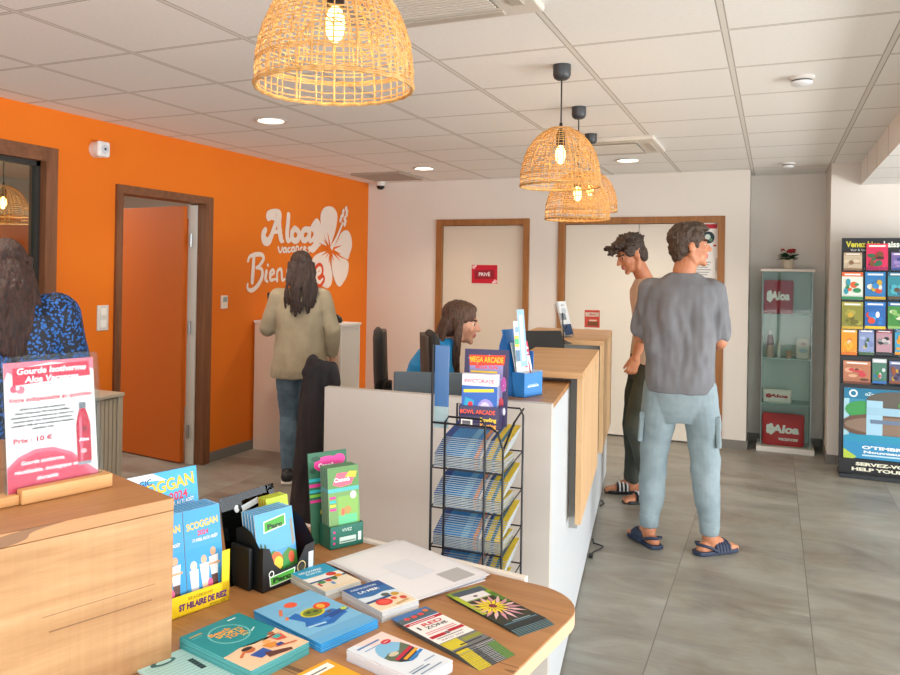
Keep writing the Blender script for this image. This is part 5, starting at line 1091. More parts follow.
# ================================================================== people
def skin_mat(name, c1, c2):
    t = NT(name); n = t.noise(t.coords(), 12, 4); t.col(t.ramp(n, [(.3, c1), (.7, c2)])); t.rough(.5)
    t.b.inputs['Subsurface Weight'].default_value = .12; t.b.inputs['Subsurface Radius'].default_value = (.02, .008, .004); t.b.inputs['Subsurface Scale'].default_value = .5; return t.m
def hair_mat(name, c1, c2, rough=.5):
    t = NT(name); n = t.noise(t.coords((90, 90, 14)), 1.6, 5, .7, .4); t.col(t.ramp(n, [(.38, c1), (.62, c2)])); t.rough(rough); t.bump(n, .8, .01); return t.m
def remesh(mb, name, vox, mats, parent, smooth=3, colorfn=None, disp=None, label=None, factor=.5):
    src = bpy.data.objects.new('src', mb.me('src')); COL.objects.link(src)
    q = src.modifiers.new('r', 'REMESH'); q.mode = 'VOXEL'; q.voxel_size = vox; q.adaptivity = 0
    if smooth: s_ = src.modifiers.new('s', 'SMOOTH'); s_.factor = factor; s_.iterations = smooth
    dg = bpy.context.evaluated_depsgraph_get(); me = bpy.data.meshes.new_from_object(src.evaluated_get(dg)); me.name = name
    sm = src.data; bpy.data.objects.remove(src); bpy.data.meshes.remove(sm)
    if disp:
        nn = [v.normal.copy() for v in me.vertices]; cc = [v.co.copy() for v in me.vertices]; fl_ = []
        for a_, b_ in zip(cc, nn): fl_ += tuple(a_ + b_*disp(a_))
        me.vertices.foreach_set('co', fl_)
    me.materials.clear()
    for m_ in mats: me.materials.append(m_)
    if colorfn: me.polygons.foreach_set('material_index', [colorfn(p.center) for p in me.polygons])
    else: me.polygons.foreach_set('material_index', [0]*len(me.polygons))
    me.polygons.foreach_set('use_smooth', [True]*len(me.polygons)); me.update()
    o = bpy.data.objects.new(name, me); COL.objects.link(o); o.parent = parent
    if label: o['label'] = label
    return o
def folds(amp, sx=6, sy=6, sz=3, seed=0):
    return lambda c: amp*(noise.noise(V((c.x*sx+seed, c.y*sy, c.z*sz)))*1.0 + .5*noise.noise(V((c.x*sx*2.2, c.y*sy*2.2+seed, c.z*sz*2.6))))
def head_prims(mb, Hm, s=1.0, female=False):
    def e(c, r, rot=None):
        M3 = Hm.to_3x3(); q = [M3.col[i].normalized() for i in range(3)]; Mr = Matrix(q).transposed(); 
        mb.ell(Hm @ V(c), tuple(x*s for x in r), None, 20, 14, Mr @ rot if rot else Mr)
    def c(a, b, ra, rb): mb.cap(Hm @ V(a), Hm @ V(b), ra*s, rb*s, None, 10)
    e((0, -.018, .032), (.073, .090, .080)); e((0, .022, -.015), (.061, .066, .082)); e((0, .030, -.066), (.044 if female else .050, .050, .040))
    e((0, .070, -.094), (.018 if female else .023, .016, .015)); c((0, .086, .012), (0, .104, -.020), .007, .012); e((.010, .094, -.024), (.008, .010, .007)); e((-.010, .094, -.024), (.008, .010, .007))
    e((0, .086, -.049), (.022, .009, .007)); e((0, .084, -.061), (.019, .010, .007)); e((0, .076, .030), (.050, .012, .009))
    for k in (-1, 1): e((.036*k, .052, -.022), (.022, .022, .024)); e((.073*k, -.010, -.008), (.009, .020, .030), Matrix.Rotation(.25*k, 3, 'Z')); c((.045*k, .01, -.085), (.055*k, -.01, -.045), .018, .02)
def face_color(Hm, s):
    Hi = Hm.inverted()
    def f(c):
        q = Hi @ V(c)
        if q.length > .2: return 0
        ax = abs(q.x)
        if ax < .022 and q.y > .078 and -.068 < q.z < -.044: return 1
        if .014 < ax < .050 and q.y > .055 and .024 < q.z < .033: return 2
        if (ax-.031)**2/.011**2 + (q.z-.008)**2/.0055**2 < 1 and q.y > .05: return 2 if abs(ax-.031) < .006 or q.z > .011 else 3
        return 0
    return f
def hand(mb, w, d, up, s=1.0, curl=.5, side=1):
    "w wrist point, d pointing direction of the hand, up = back of the hand"
    w = V(w); d = V(d).normalized(); up = V(up); up = (up-d*up.dot(d)).normalized(); x = d.cross(up).normalized()*side
    M3 = Matrix((x, d, up)).transposed()
    mb.ell(w+d*.045*s, (.040*s, .052*s, .016*s), None, 14, 10, M3); mb.cap(w-d*.02*s, w+d*.02*s, .024*s, .026*s, None, 12)
    for i, (off, L, a0) in enumerate(((-.029, .064, -.10), (-.010, .074, -.03), (.010, .070, .04), (.028, .056, .12))):
        b = w + d*.080*s + x*off*s; dd = (d + x*a0*.6).normalized(); p = b - dd*.02*s; ang = .15
        for seg in (.45, .32, .28):
            q = p + dd*(L*seg+(.02 if seg == .45 else 0))*s; mb.cap(p, q, .0092*s, .0085*s, None, 8); p = q
            ca = curl*.9; dd = (dd*cos(ca) - up*sin(ca)).normalized()
    b = w + d*.02*s - x*.022*s; dd = (d*(.75+.35*curl) - x*(.65-.35*curl) - up*.3).normalized(); p = b
    for L, ra in ((.042, .0125), (.030, .0105), (.024, .0092)):
        q = p+dd*L*s; mb.cap(p, q, ra*s, ra*.92*s, None, 8); p = q; dd = (dd + d*.35 - up*.25*curl).normalized()
def limb(mb, pts, rads, n=16):
    for i in range(len(pts)-1): mb.cap(pts[i], pts[i+1], rads[i], rads[i+1], None, n)
def lofted(mb, secs, grow=0): mb.loft([(q[0], q[1], q[2], q[3]+grow, q[4]+grow) + tuple(q[5:]) for q in secs], None, 32, 2.35)
def foot(mb, a, yaw, L=.25, grow=0):
    a = V(a); f = V((-sin(yaw), cos(yaw), 0)); s_ = V((cos(yaw), sin(yaw), 0))
    heel = V((a.x, a.y, .034+grow)) - f*.045; ball = V((a.x, a.y, .026+grow)) + f*L*.48; toe = V((a.x, a.y, .02+grow)) + f*L*.66
    mb.cap(heel, ball, .034+grow, .028+grow); mb.cap(ball-s_*.018, toe-s_*.018, .024+grow, .018+grow); mb.cap(ball+s_*.018, toe+s_*.012, .024+grow, .017+grow); mb.cap(a, V((a.x, a.y, .05))+f*.02, .040, .036)
    mb.cap(a, ball, .034, .022)
SKIN = skin_mat('skin_light', '#bd8064', '#cc9678'); SKIN2 = skin_mat('skin_tanned', '#b4714f', '#c48763'); LIPS = C('#b3645a', .45); BROW = C('#3a281e', .7); EYEW = C('#e6e0da', .3)

def person(label, loc, rz, J, skin, torso, vox=.0055):
    r = thing('person', label, 'person', loc, rz); Hm = J['head']; s = J.get('hs', 1.0)
    mb = MB(); lofted(mb, torso); head_prims(mb, Hm, s, J.get('female', False))
    nb = V(J['neck']); hc = Hm @ V((0, -.015, -.06)); mb.cap(nb, hc, J.get('neck_r', .056), J.get('neck_r', .056)*.93, None, 16); mb.cap(nb-V((0, 0, .06)), nb, .075, .058)
    for k in ('L', 'R'):
        sh, el, wr = J['sh'+k], J['el'+k], J['wr'+k]; ar = J.get('arm', 1)
        limb(mb, [sh, el], [.050*ar, .040*ar]); limb(mb, [el, V(el).lerp(V(wr), .3), wr], [.040*ar, .040*ar, .026*ar])
        hd, up = J['hand'+k]; hand(mb, wr, hd, up, J.get('hands', 1), J.get('curl'+k, .5), 1 if k == 'R' else -1)
        hp_, kn, an = J['hip'+k], J['kn'+k], J['an'+k]; lr = J.get('leg', 1)
        limb(mb, [hp_, kn], [.085*lr, .056*lr]); kv = V(kn).lerp(V(an), .3)+V((0, -.012, 0)); limb(mb, [kn, kv, an], [.055*lr, .054*lr, .036*lr])
        foot(mb, an, J.get('fy'+k, 0), J.get('footL', .25))
    remesh(mb, 'body', vox, [J.get('skin', skin), LIPS, J.get('brow', BROW), EYEW], r, 3, face_color(Hm, s))
    return r
def Hd(x, y, z, yaw=0, pitch=0, roll=0, s=1.0): return Matrix.Translation((x, y, z)) @ Matrix.Rotation(R(yaw), 4, 'Z') @ Matrix.Rotation(R(pitch), 4, 'X') @ Matrix.Rotation(R(roll), 4, 'Y') @ Matrix.Scale(s, 4)
def oell(mb, Hm, c, r, rot=None):
    sc_ = Hm.to_3x3().col[0].length; q = [Hm.to_3x3().col[i].normalized() for i in range(3)]; Mr = Matrix(q).transposed(); mb.ell(Hm @ V(c), tuple(u*sc_ for u in r), None, 18, 12, Mr @ rot if rot else Mr)

# ---- man in the grey T-shirt
cx_ = V((-.462, 4.65, 0)); rz = R(3)
J = dict(head=Hd(.040, .02, 1.672, -72, 2, 0, 1.04), hs=1.04, neck=(.012, -.005, 1.53), neck_r=.062, shL=(-.168, 0, 1.43), shR=(.168, 0, 1.43), elL=(-.215, .03, 1.16), elR=(.200, .01, 1.15), wrL=(-.10, .24, 1.13), wrR=(.15, .22, 1.10),
    handL=((.6, .7, .1), (-.3, .3, .8)), handR=((-.75, .6, -.05), (.4, .5, .7)), hipL=(-.095, 0, .93), hipR=(.095, 0, .93), knL=(-.135, .035, .50), knR=(.135, .03, .50), anL=(-.15, -.01, .09), anR=(.165, -.02, .09), fyL=R(38), fyR=R(-48), footL=.26, arm=1.0)
tor = [(0, 0, .88, .13, .09), (0, 0, .96, .155, .105), (0, 0, 1.10, .14, .095), (0, 0, 1.25, .165, .11), (0, -.005, 1.38, .185, .115), (0, -.005, 1.45, .17, .09), (0, 0, 1.50, .08, .06)]
r = person('young man seen from behind in a grey T-shirt and pale blue joggers, looking right', cx_, rz, J, SKIN2, tor)
TS = fabric('grey_tshirt', '#6f7074', '#7c7d82', 5, .9, .3)
mb = MB(); lofted(mb, [(.0, 0, .865, .180, .128), (0, 0, .90, .188, .135), (0, 0, 1.0, .188, .132), (0, 0, 1.12, .188, .128), (0, 0, 1.26, .194, .130), (0, -.005, 1.38, .200, .130), (0, -.005, 1.45, .185, .105), (.005, -.005, 1.50, .11, .078), (.01, -.005, 1.525, .075, .068)])
for k, sx in (('L', -1), ('R', 1)):
    sh, el = V(J['sh'+k]), V(J['el'+k]); limb(mb, [sh+V((-.03*sx, 0, .005)), sh, sh.lerp(el, .84)], [.064, .064, .058])
remesh(mb, 'tshirt', .006, [TS], r, 5, None, lambda c: folds(.020, 13, 11, 4, 3)(c)*min(1.2, max(.15, (c.z-.86)*6), max(.3, (1.48-c.z)*6)))
JG = fabric('pale_blue_jogger_cloth', '#7f9097', '#92a3aa', 6, .95, .3)
mb = MB(); lofted(mb, [(0, 0, .70, .12, .075), (0, 0, .76, .145, .10), (0, 0, .81, .158, .115), (0, .0, .86, .168, .125), (0, 0, .92, .168, .122), (0, 0, 1.0, .155, .112), (0, 0, 1.03, .14, .10)])
for k, sx in (('L', -1), ('R', 1)):
    hp_, kn, an = V(J['hip'+k]), V(J['kn'+k]), V(J['an'+k])
    limb(mb, [hp_+V((-.005*sx, 0, -.03)), hp_.lerp(kn, .45), kn, kn.lerp(an, .5)+V((0, -.015, 0)), an+V((0, 0, .075))], [.102, .098, .078, .070, .052], 20)
remesh(mb, 'joggers', .006, [JG], r, 4, None, lambda c: folds(.009, 7, 7, 9, 9)(c)*(1.1 if c.z < .75 else .4))
for k, sx in (('L', -1), ('R', 1)):
    an = V(J['an'+k]); MB().loft([(an.x, an.y-.003, an.z+.015, .044, .046), (an.x, an.y-.003, an.z+.022, .049, .051), (an.x, an.y-.004, an.z+.08, .054, .056), (an.x, an.y-.004, an.z+.09, .049, .051)], JG, 24, 2).build('ankle_cuff', r, 60)
    q = V(J['hip'+k]).lerp(V(J['kn'+k]), .62); mb = MB(); mb.T = MX((q.x+sx*.080, q.y-.015, q.z), (0, R(-4*sx), 0)); mb.box(-.012, -.058, -.085, .014, .058, .08, JG).box(-.014, -.060, .045, .018, .060, .085, JG); mb.build('cargo_pocket', r, bev=.008)
NV = C('#22304a', .55)
def slide(r, an, yaw, mat, L=.27, stripes=False, back=True):
    a = V(an); f = V((-sin(yaw), cos(yaw), 0)); M_ = MX((a.x, a.y, 0), (0, 0, yaw)); t = thing_part('sandal', r)
    o1 = [(-.036, -.085), (-.042, -.05), (-.038, 0), (-.045, .08), (-.042, .15), (-.022, .185), (.010, .19), (.036, .165), (.046, .11), (.040, .02), (.042, -.04), (.034, -.085), (0, -.098)]
    o1 = [(x*1.05, y*L/.27) for x, y in o1]; mb = MB(); mb.T = M_; mb.prism(o1[::-1] if False else [(x, y) for x, y in o1][::-1], .001, .024, mat); mb.build('sole', t, bev=.006)
    mb = MB(); mb.T = M_
    for y0 in ([.02, .04, .06, .08, .10] if not stripes else [.03, .045, .06, .075, .09]):
        mb.tube([(-.046, y0, .018), (-.042, y0, .05), (-.02, y0, .072-.12*(y0-.02)), (.012, y0, .070-.12*(y0-.02)), (.038, y0, .046), (.046, y0, .018)], .011, mat, 8)
    mb.build('strap', t, 60)
    if stripes:
        mb = MB(); mb.T = M_
        for y0 in (.033, .058, .083): mb.tube([(-.052, y0, .026), (-.050, y0, .052), (-.022, y0, .084-.12*(y0-.02)), (.012, y0, .082-.12*(y0-.02)), (.044, y0, .052), (.052, y0, .026)], .006, C('#e6e6e6', .5), 6)
        mb.build('stripes', t, 60)
    if back:
        mb = MB(); mb.T = M_; mb.tube([(-.044, .02, .022), (-.045, -.02, .045), (-.036, -.06, .058), (0, -.083, .06), (.036, -.06, .058), (.045, -.02, .045), (.044, .02, .022)], .008, mat, 8); mb.build('heel_strap', t, 60)
    return t
def thing_part(name, r):
    o = bpy.data.objects.new(name, None); COL.objects.link(o); o.parent = r; o.empty_display_size = .05; return o
slide(r, J['anL'], J['fyL'], NV); slide(r, J['anR'], J['fyR'], NV)
HB = hair_mat('brown_hair', '#2c2019', '#5a4534')
Hm = J['head']; mb = MB()
for c, rr_ in (((0, -.022, .050), (.081, .098, .082)), ((0, -.052, -.005), (.074, .060, .078)), ((0, .015, .098), (.062, .074, .034)), ((0, .062, .092), (.050, .034, .022)), ((.0, -.062, -.055), (.052, .036, .034))): oell(mb, Hm, c, rr_)
for k in (-1, 1): oell(mb, Hm, (.064*k, .010, .045), (.016, .050, .036)); oell(mb, Hm, (.071*k, .016, .012), (.007, .013, .028))
remesh(mb, 'hair', .005, [HB], r, 2, None, lambda c: .006*noise.noise(V((c.x*45, c.y*45, c.z*45)))+.004*noise.noise(V((c.x*90, c.y*90, c.z*60))))

# ---- young man leaning over the counter (profile)
cx_ = Z(642, 498, 0)
J = dict(head=Hd(0, .105, 1.645, 6, -27, 0, 1.03), hs=1.03, neck=(0, -.0, 1.47), neck_r=.055, shL=(-.175, -.03, 1.39), shR=(.175, -.02, 1.39), elL=(-.215, .07, 1.16), elR=(.22, -.06, 1.14), wrL=(-.195, .115, .985), wrR=(.2, -.05, .90),
    handL=((.15, .25, -1), (-1, .0, 0)), handR=((-.1, .3, -1), (1, 0, 0)), curlL=.9, hipL=(-.09, -.03, .90), hipR=(.09, -.03, .90), knL=(-.10, .08, .49), knR=(.09, .04, .49), anL=(-.11, -.01, .09), anR=(.11, .04, .09), fyL=R(6), fyR=R(-8), footL=.25, arm=.95)
tor = [(0, -.03, .86, .125, .09), (0, -.03, .95, .15, .10), (0, -.04, 1.10, .135, .09), (0, -.04, 1.25, .155, .105), (0, -.03, 1.35, .17, .11), (0, -.01, 1.42, .15, .085), (0, .0, 1.46, .08, .06)]
r = person('young man in profile with curly hair, beige T-shirt and dark trousers', cx_, R(116), J, SKIN2, tor)
mb = MB(); lofted(mb, [(0, -.035, .84, .155, .12), (0, -.035, .95, .16, .12), (0, -.045, 1.10, .155, .115), (0, -.045, 1.25, .17, .12), (0, -.03, 1.35, .185, .122), (0, -.01, 1.42, .165, .095), (0, 0, 1.47, .085, .07), (0, .002, 1.485, .068, .062)])
for k, sx in (('L', -1), ('R', 1)): sh, el = V(J['sh'+k]), V(J['el'+k]); limb(mb, [sh+V((-.03*sx, 0, 0)), sh, sh.lerp(el, .72)], [.07, .072, .068])
remesh(mb, 'tshirt', .006, [fabric('beige_tshirt', '#d3baa2', '#e2ccb6', 5, .9, .3)], r, 5, None, lambda c: folds(.007, 7, 7, 3, 13)(c))
mb = MB(); lofted(mb, [(0, -.03, .80, .15, .115), (0, -.03, .88, .158, .12), (0, -.03, .98, .145, .11)])
for k, sx in (('L', -1), ('R', 1)):
    hp_, kn, an = V(J['hip'+k]), V(J['kn'+k]), V(J['an'+k]); limb(mb, [hp_+V((0, 0, -.03)), hp_.lerp(kn, .5), kn, kn.lerp(an, .5)+V((0, -.02, 0)), an+V((0, 0, .03))], [.098, .092, .076, .070, .056], 20)
remesh(mb, 'trousers', .006, [fabric('dark_olive_trousers', '#3b4038', '#4c5048', 6, .9, .3)], r, 4, None, lambda c: folds(.008, 7, 7, 6, 29)(c))
BKS = C('#17181b', .5)
slide(r, J['anL'], J['fyL'], BKS, .26, True, False); slide(r, J['anR'], J['fyR'], BKS, .26, True, False)
Hm = J['head']; mb = MB(); rn = random.Random(12)
for c, rr_ in (((0, -.026, .055), (.080, .094, .080)), ((0, -.055, -.005), (.074, .056, .078)), ((0, .03, .09), (.064, .066, .04)), ((0, -.064, -.05), (.052, .034, .032))): oell(mb, Hm, c, rr_)
for k in (-1, 1): oell(mb, Hm, (.066*k, .012, .035), (.014, .045, .04))
for i in range(150):
    a_ = rn.uniform(0, 6.28); ph_ = rn.uniform(.15, 1.35); d = V((cos(a_)*cos(ph_), sin(a_)*cos(ph_), sin(ph_))); c = V((0, -.018, .055)) + V((d.x*.078, d.y*.098, d.z*.078)); c = Hm @ c
    r_ = rn.uniform(.011, .019); mb.cap(c, c+V((rn.uniform(-.02, .02), rn.uniform(-.02, .02), rn.uniform(-.012, .012))), r_*.7, r_*.6, None, 7)
for i in range(55):
    c = Hm @ V((rn.uniform(-.05, .05), rn.uniform(.065, .125), rn.uniform(.055, .11))); mb.cap(c, c+V((rn.uniform(-.015, .015), rn.uniform(-.015, .015), rn.uniform(-.02, .012))), rn.uniform(.008, .014), .007, None, 7)
remesh(mb, 'hair', .004, [hair_mat('dark_curly_hair', '#1d1512', '#4a372b')], r, 1, None, lambda c: .004*noise.noise(V((c.x*80, c.y*80, c.z*80))))

# ---- woman in the beige jacket
def long_hair(r, Hm, mats, length, rn, back=True, width=.075, wave=.010, lean=0, out=.065):
    mb = MB()
    for c, rr_ in (((0, -.022, .045), (.082, .098, .080)), ((0, -.055, -.02), (.076, .055, .09)), ((0, .005, .085), (.06, .07, .035))): oell(mb, Hm, c, rr_)
    for i in range(64):
        u = rn.uniform(-1, 1); st_ = Hm @ V((u*width, -.055-.045*(1-u*u), rn.uniform(-.02, .03))); p = st_; q = [p]; L = length*rn.uniform(.75, 1.05); ph = rn.uniform(0, 6)
        for k in range(1, 9):
            t = k/8; q.append(V((st_.x*(1+.25*sin(t*2.5)) + Hm.translation.x*(-.25*sin(t*2.5)) + wave*sin(ph+t*6), st_.y-out*sin(min(1, t*1.3)*pi/2)+.4*wave*cos(ph+t*5)+lean*t, st_.z-L*t)))
        for k in range(8): mb.cap(q[k], q[k+1], .013*(1-.75*(k/8)), .013*(1-.75*((k+1)/8)), None, 7)
    return mb
cx_ = V((-3.07, 4.86, 0)); rz = math.atan2(.53, .845)
J = dict(head=Hd(.0, .02, 1.525, 5, -6, 0, .96), hs=.96, female=True, neck=(0, -.01, 1.38), neck_r=.047, shL=(-.155, 0, 1.31), shR=(.155, 0, 1.31), elL=(-.225, .03, 1.09), elR=(.235, -.02, 1.08), wrL=(-.205, .17, 1.17), wrR=(.235, .03, .90),
    handL=((.3, .3, .9), (-.8, -.4, .2)), handR=((.02, .12, -1), (1, 0, 0)), hipL=(-.085, 0, .85), hipR=(.085, 0, .85), knL=(-.07, .01, .46), knR=(.055, .05, .47), anL=(-.07, -.04, .085), anR=(.03, .05, .085), fyL=R(-4), fyR=R(-6), footL=.16, arm=.86, leg=.92, hands=.9, curlR=.6)
tor = [(0, 0, .80, .13, .09), (0, 0, .88, .155, .105), (0, 0, 1.0, .13, .09), (0, 0, 1.15, .135, .09), (0, 0, 1.27, .15, .095), (0, 0, 1.33, .13, .07), (0, 0, 1.37, .07, .05)]
r = person('woman in a beige jacket and jeans standing at the white cupboard, seen from behind', cx_, rz, J, SKIN, tor)
JK = fabric('beige_jacket_cloth', '#9d9179', '#b1a68d', 5, .9, .35)
mb = MB(); lofted(mb, [(0, 0, .74, .205, .135), (0, 0, .80, .205, .14), (0, 0, .95, .185, .13), (0, 0, 1.08, .17, .122), (0, 0, 1.22, .178, .122), (0, 0, 1.31, .17, .105), (0, -.005, 1.36, .12, .08), (0, -.008, 1.40, .065, .062)])
for k, sx in (('L', -1), ('R', 1)):
    sh, el, wr = V(J['sh'+k]), V(J['el'+k]), V(J['wr'+k]); limb(mb, [sh+V((-.03*sx, 0, .01)), sh, el, el.lerp(wr, .5), el.lerp(wr, .9)], [.062, .066, .062, .056, .046])
remesh(mb, 'jacket', .006, [JK], r, 4, None, lambda c: folds(.010, 8, 8, 4, 41)(c))
JN = fabric('blue_jeans', '#4c6272', '#64798a', 14, .9, .35)
mb = MB(); lofted(mb, [(0, 0, .76, .15, .11), (0, 0, .84, .165, .12), (0, 0, .95, .145, .10)])
for k, sx in (('L', -1), ('R', 1)):
    hp_, kn, an = V(J['hip'+k]), V(J['kn'+k]), V(J['an'+k]); limb(mb, [hp_+V((0, 0, -.03)), hp_.lerp(kn, .5), kn, kn.lerp(an, .4)+V((0, -.015, 0)), an+V((0, 0, .025))], [.092, .080, .062, .060, .046], 18)
remesh(mb, 'jeans', .006, [JN], r, 4, None, lambda c: folds(.006, 8, 8, 12, 51)(c))
def shoe(r, an, yaw, L, mat, sole):
    a = V(an); mb = MB(); M_ = MX((a.x, a.y, 0), (0, 0, yaw)); t = thing_part('shoe', r); mb.T = M_
    mb.cap((0, -.042, .048), (0, .09, .04), .044, .038); mb.cap((0, .06, .035), (0, L-.09, .03), .036, .028); mb.cap((0, -.01, .04), (0, -.01, .085), .042, .04); remesh(mb, 'upper', .006, [mat], t, 3)
    mb = MB(); mb.T = M_; mb.prism([(-.036, -.086), (-.044, -.03), (-.044, .08), (-.03, L-.08), (0, L-.06), (.03, L-.08), (.044, .08), (.044, -.03), (.036, -.086)][::-1], .001, .022, sole); mb.build('sole', t, bev=.008)
shoe(r, J['anL'], J['fyL'], .235, BKS, C('#d6cfc4', .6)); shoe(r, J['anR'], J['fyR'], .235, BKS, C('#d6cfc4', .6))
mb = MB(); w_ = V(J['wrL']); mb.T = MX((w_.x+.0, w_.y+.06, w_.z+.10), (R(-20), 0, R(15))); mb.box(-.036, -.004, -.07, .036, .004, .07, BLACK)
o = mb.build('phone', None, bev=.004); tag(o, 'black mobile phone held up by the woman in the beige jacket', 'phone'); o.matrix_world = MX(cx_, (0, 0, rz))
mb = long_hair(r, J['head'], None, .33, random.Random(3), width=.092, wave=.010)
remesh(mb, 'hair', .005, [hair_mat('dark_brown_hair', '#1f1411', '#46322a')], r, 2, None, lambda c: .004*noise.noise(V((c.x*70, c.y*70, c.z*15))))

# ---- woman in the blue blouse at the left edge
cx_ = D(8, 272, 2.86); cx_.z = 0; rz = math.atan2(-cx_.x, cx_.y)
J = dict(head=Hd(-.015, .05, 1.475, 12, -22, 0, .96), hs=.96, female=True, neck=(0, -.01, 1.385), neck_r=.05, shL=(-.165, 0, 1.325), shR=(.165, 0, 1.325), elL=(-.225, .04, 1.08), elR=(.222, .04, 1.07), wrL=(-.13, .25, 1.06), wrR=(.15, .26, 1.05),
    handL=((.3, .9, 0), (0, 0, 1)), handR=((-.3, .9, 0), (0, 0, 1)), hipL=(-.09, 0, .82), hipR=(.09, 0, .82), knL=(-.09, .03, .45), knR=(.09, .03, .45), anL=(-.09, 0, .085), anR=(.10, 0, .085), footL=.16, arm=.95, hands=.9)
tor = [(0, 0, .77, .14, .10), (0, 0, .86, .165, .115), (0, 0, .98, .145, .10), (0, 0, 1.12, .15, .10), (0, 0, 1.27, .165, .105), (0, 0, 1.345, .14, .08), (0, 0, 1.385, .07, .055)]
r = person('woman with long dark hair in a blue spotted blouse at the left edge', cx_, rz, J, SKIN, tor)
t = NT('blue_leopard_print'); v_ = t.n('ShaderNodeTexVoronoi', Scale=82.0); v_.feature = 'F1'; vc = t.coords(); nz = t.n('ShaderNodeTexNoise', Scale=30.0); t.l(vc, nz.inputs['Vector'])
mxv = t.n('ShaderNodeMix', _data_type='VECTOR'); mxv.inputs[0].default_value = .03; t.l(vc, mxv.inputs[4]); t.l(nz.outputs['Color'], mxv.inputs[5]); t.l(mxv.outputs[1], v_.inputs['Vector'])
dd_ = v_.outputs['Distance']; spot = t.math('GREATER_THAN', dd_, .43)
t.col(t.mix(spot, '#2266b8', '#0b1426')); t.rough(.6); BLP = t.m
mb = MB(); lofted(mb, [(0, 0, .66, .20, .15), (0, 0, .80, .195, .145), (0, 0, .95, .175, .13), (0, 0, 1.08, .175, .125), (0, 0, 1.23, .195, .13), (0, 0, 1.325, .18, .11), (0, -.005, 1.375, .12, .085), (0, -.008, 1.405, .065, .062)])
for k, sx in (('L', -1), ('R', 1)):
    sh, el, wr = V(J['sh'+k]), V(J['el'+k]), V(J['wr'+k]); limb(mb, [sh+V((-.03*sx, 0, .005)), sh, el, el.lerp(wr, .8)], [.078, .084, .078, .06])
remesh(mb, 'blouse', .006, [BLP], r, 5, None, lambda c: folds(.008, 6, 6, 4, 61)(c))
mb = MB(); lofted(mb, [(0, 0, .72, .16, .12), (0, 0, .82, .17, .12), (0, 0, .9, .15, .11)])
for k in 'LR':
    hp_, kn, an = V(J['hip'+k]), V(J['kn'+k]), V(J['an'+k]); limb(mb, [hp_+V((0, 0, -.03)), kn, an+V((0, 0, .02))], [.10, .07, .055], 18)
remesh(mb, 'trousers', .007, [fabric('dark_trousers', '#20222a', '#2b2e36', 6)], r, 4)
shoe(r, J['anL'], 0, .24, BKS, BKS); shoe(r, J['anR'], 0, .24, BKS, BKS)
mb = long_hair(r, J['head'], None, .36, random.Random(9), width=.095, wave=.010, out=.10)
rn = random.Random(5)
for i in range(18):
    st_ = J['head'] @ V((.06+.025*rn.random(), -.03+.05*rn.random(), .0)); L = .36*rn.uniform(.8, 1); q = [st_+V((.05*(k/7)**.6+.008*sin(k+i), -.035*k/7, -L*k/7)) for k in range(8)]
    for k in range(7): mb.cap(q[k], q[k+1], .013*(1-.6*k/7), .013*(1-.6*(k+1)/7), None, 7)
remesh(mb, 'hair', .005, [hair_mat('chestnut_hair', '#211412', '#4e2f25')], r, 2, None, lambda c: .004*noise.noise(V((c.x*70, c.y*70, c.z*15))))

# ---- seated receptionist
cx_ = D(455, 300, 4.28); cx_.z = 0; rz = R(-66)
J = dict(head=Hd(.0, .035, 1.235, -3, -10, 0, .97), hs=.97, female=True, neck=(0, -.06, 1.13), neck_r=.05, shL=(-.155, -.10, 1.085), shR=(.155, -.10, 1.085), elL=(-.20, .06, .82), elR=(.205, -.02, .84), wrL=(-.10, .28, .83), wrR=(.13, .22, .79),
    handL=((.2, .9, -.1), (0, 0, 1)), handR=((-.2, .9, -.1), (0, 0, 1)), hipL=(-.09, -.20, .58), hipR=(.09, -.20, .58), knL=(-.10, .22, .55), knR=(.10, .22, .55), anL=(-.10, .18, .12), anR=(.10, .16, .12), footL=.16, arm=.9, hands=.9, leg=.95, curlL=.3, curlR=.3)
tor = [(0, -.21, .52, .15, .12), (0, -.20, .60, .165, .125), (0, -.185, .72, .14, .10), (0, -.16, .87, .145, .10), (0, -.13, 1.0, .155, .10), (0, -.10, 1.08, .14, .08), (0, -.07, 1.13, .07, .055)]
r = person('seated woman in profile wearing a bright blue polo shirt behind the counter', cx_, rz, J, SKIN, tor)
PL_ = fabric('bright_blue_polo', '#1485c6', '#1c9ddd', 6, .8, .3)
mb = MB(); lofted(mb, [(0, -.205, .56, .18, .14), (0, -.20, .66, .17, .13), (0, -.175, .78, .16, .12), (0, -.155, .90, .165, .118), (0, -.125, 1.02, .175, .118), (0, -.10, 1.085, .16, .098), (0, -.075, 1.13, .10, .075), (0, -.06, 1.155, .062, .058)])
for k, sx in (('L', -1), ('R', 1)): sh, el = V(J['sh'+k]), V(J['el'+k]); limb(mb, [sh+V((-.03*sx, 0, 0)), sh, sh.lerp(el, .52)], [.062, .066, .060])
remesh(mb, 'polo_shirt', .006, [PL_], r, 4, None, folds(.006, 7, 7, 5, 71))
mb = MB(); lofted(mb, [(0, -.22, .50, .155, .13), (0, -.21, .58, .17, .135), (0, -.20, .66, .15, .12)])
for k in 'LR': hp_, kn, an = V(J['hip'+k]), V(J['kn'+k]), V(J['an'+k]); limb(mb, [hp_, kn, an+V((0, 0, .02))], [.10, .07, .055], 18)
remesh(mb, 'trousers', .007, [fabric('navy_trousers', '#1d2536', '#262f42', 6)], r, 4)
shoe(r, (J['anL'][0], J['anL'][1], .1), 0, .24, BKS, BKS); shoe(r, (J['anR'][0], J['anR'][1], .1), 0, .24, BKS, BKS)
mb = long_hair(r, J['head'], None, .27, random.Random(21), width=.075, wave=.012, lean=-.02, out=.03); rn = random.Random(6)
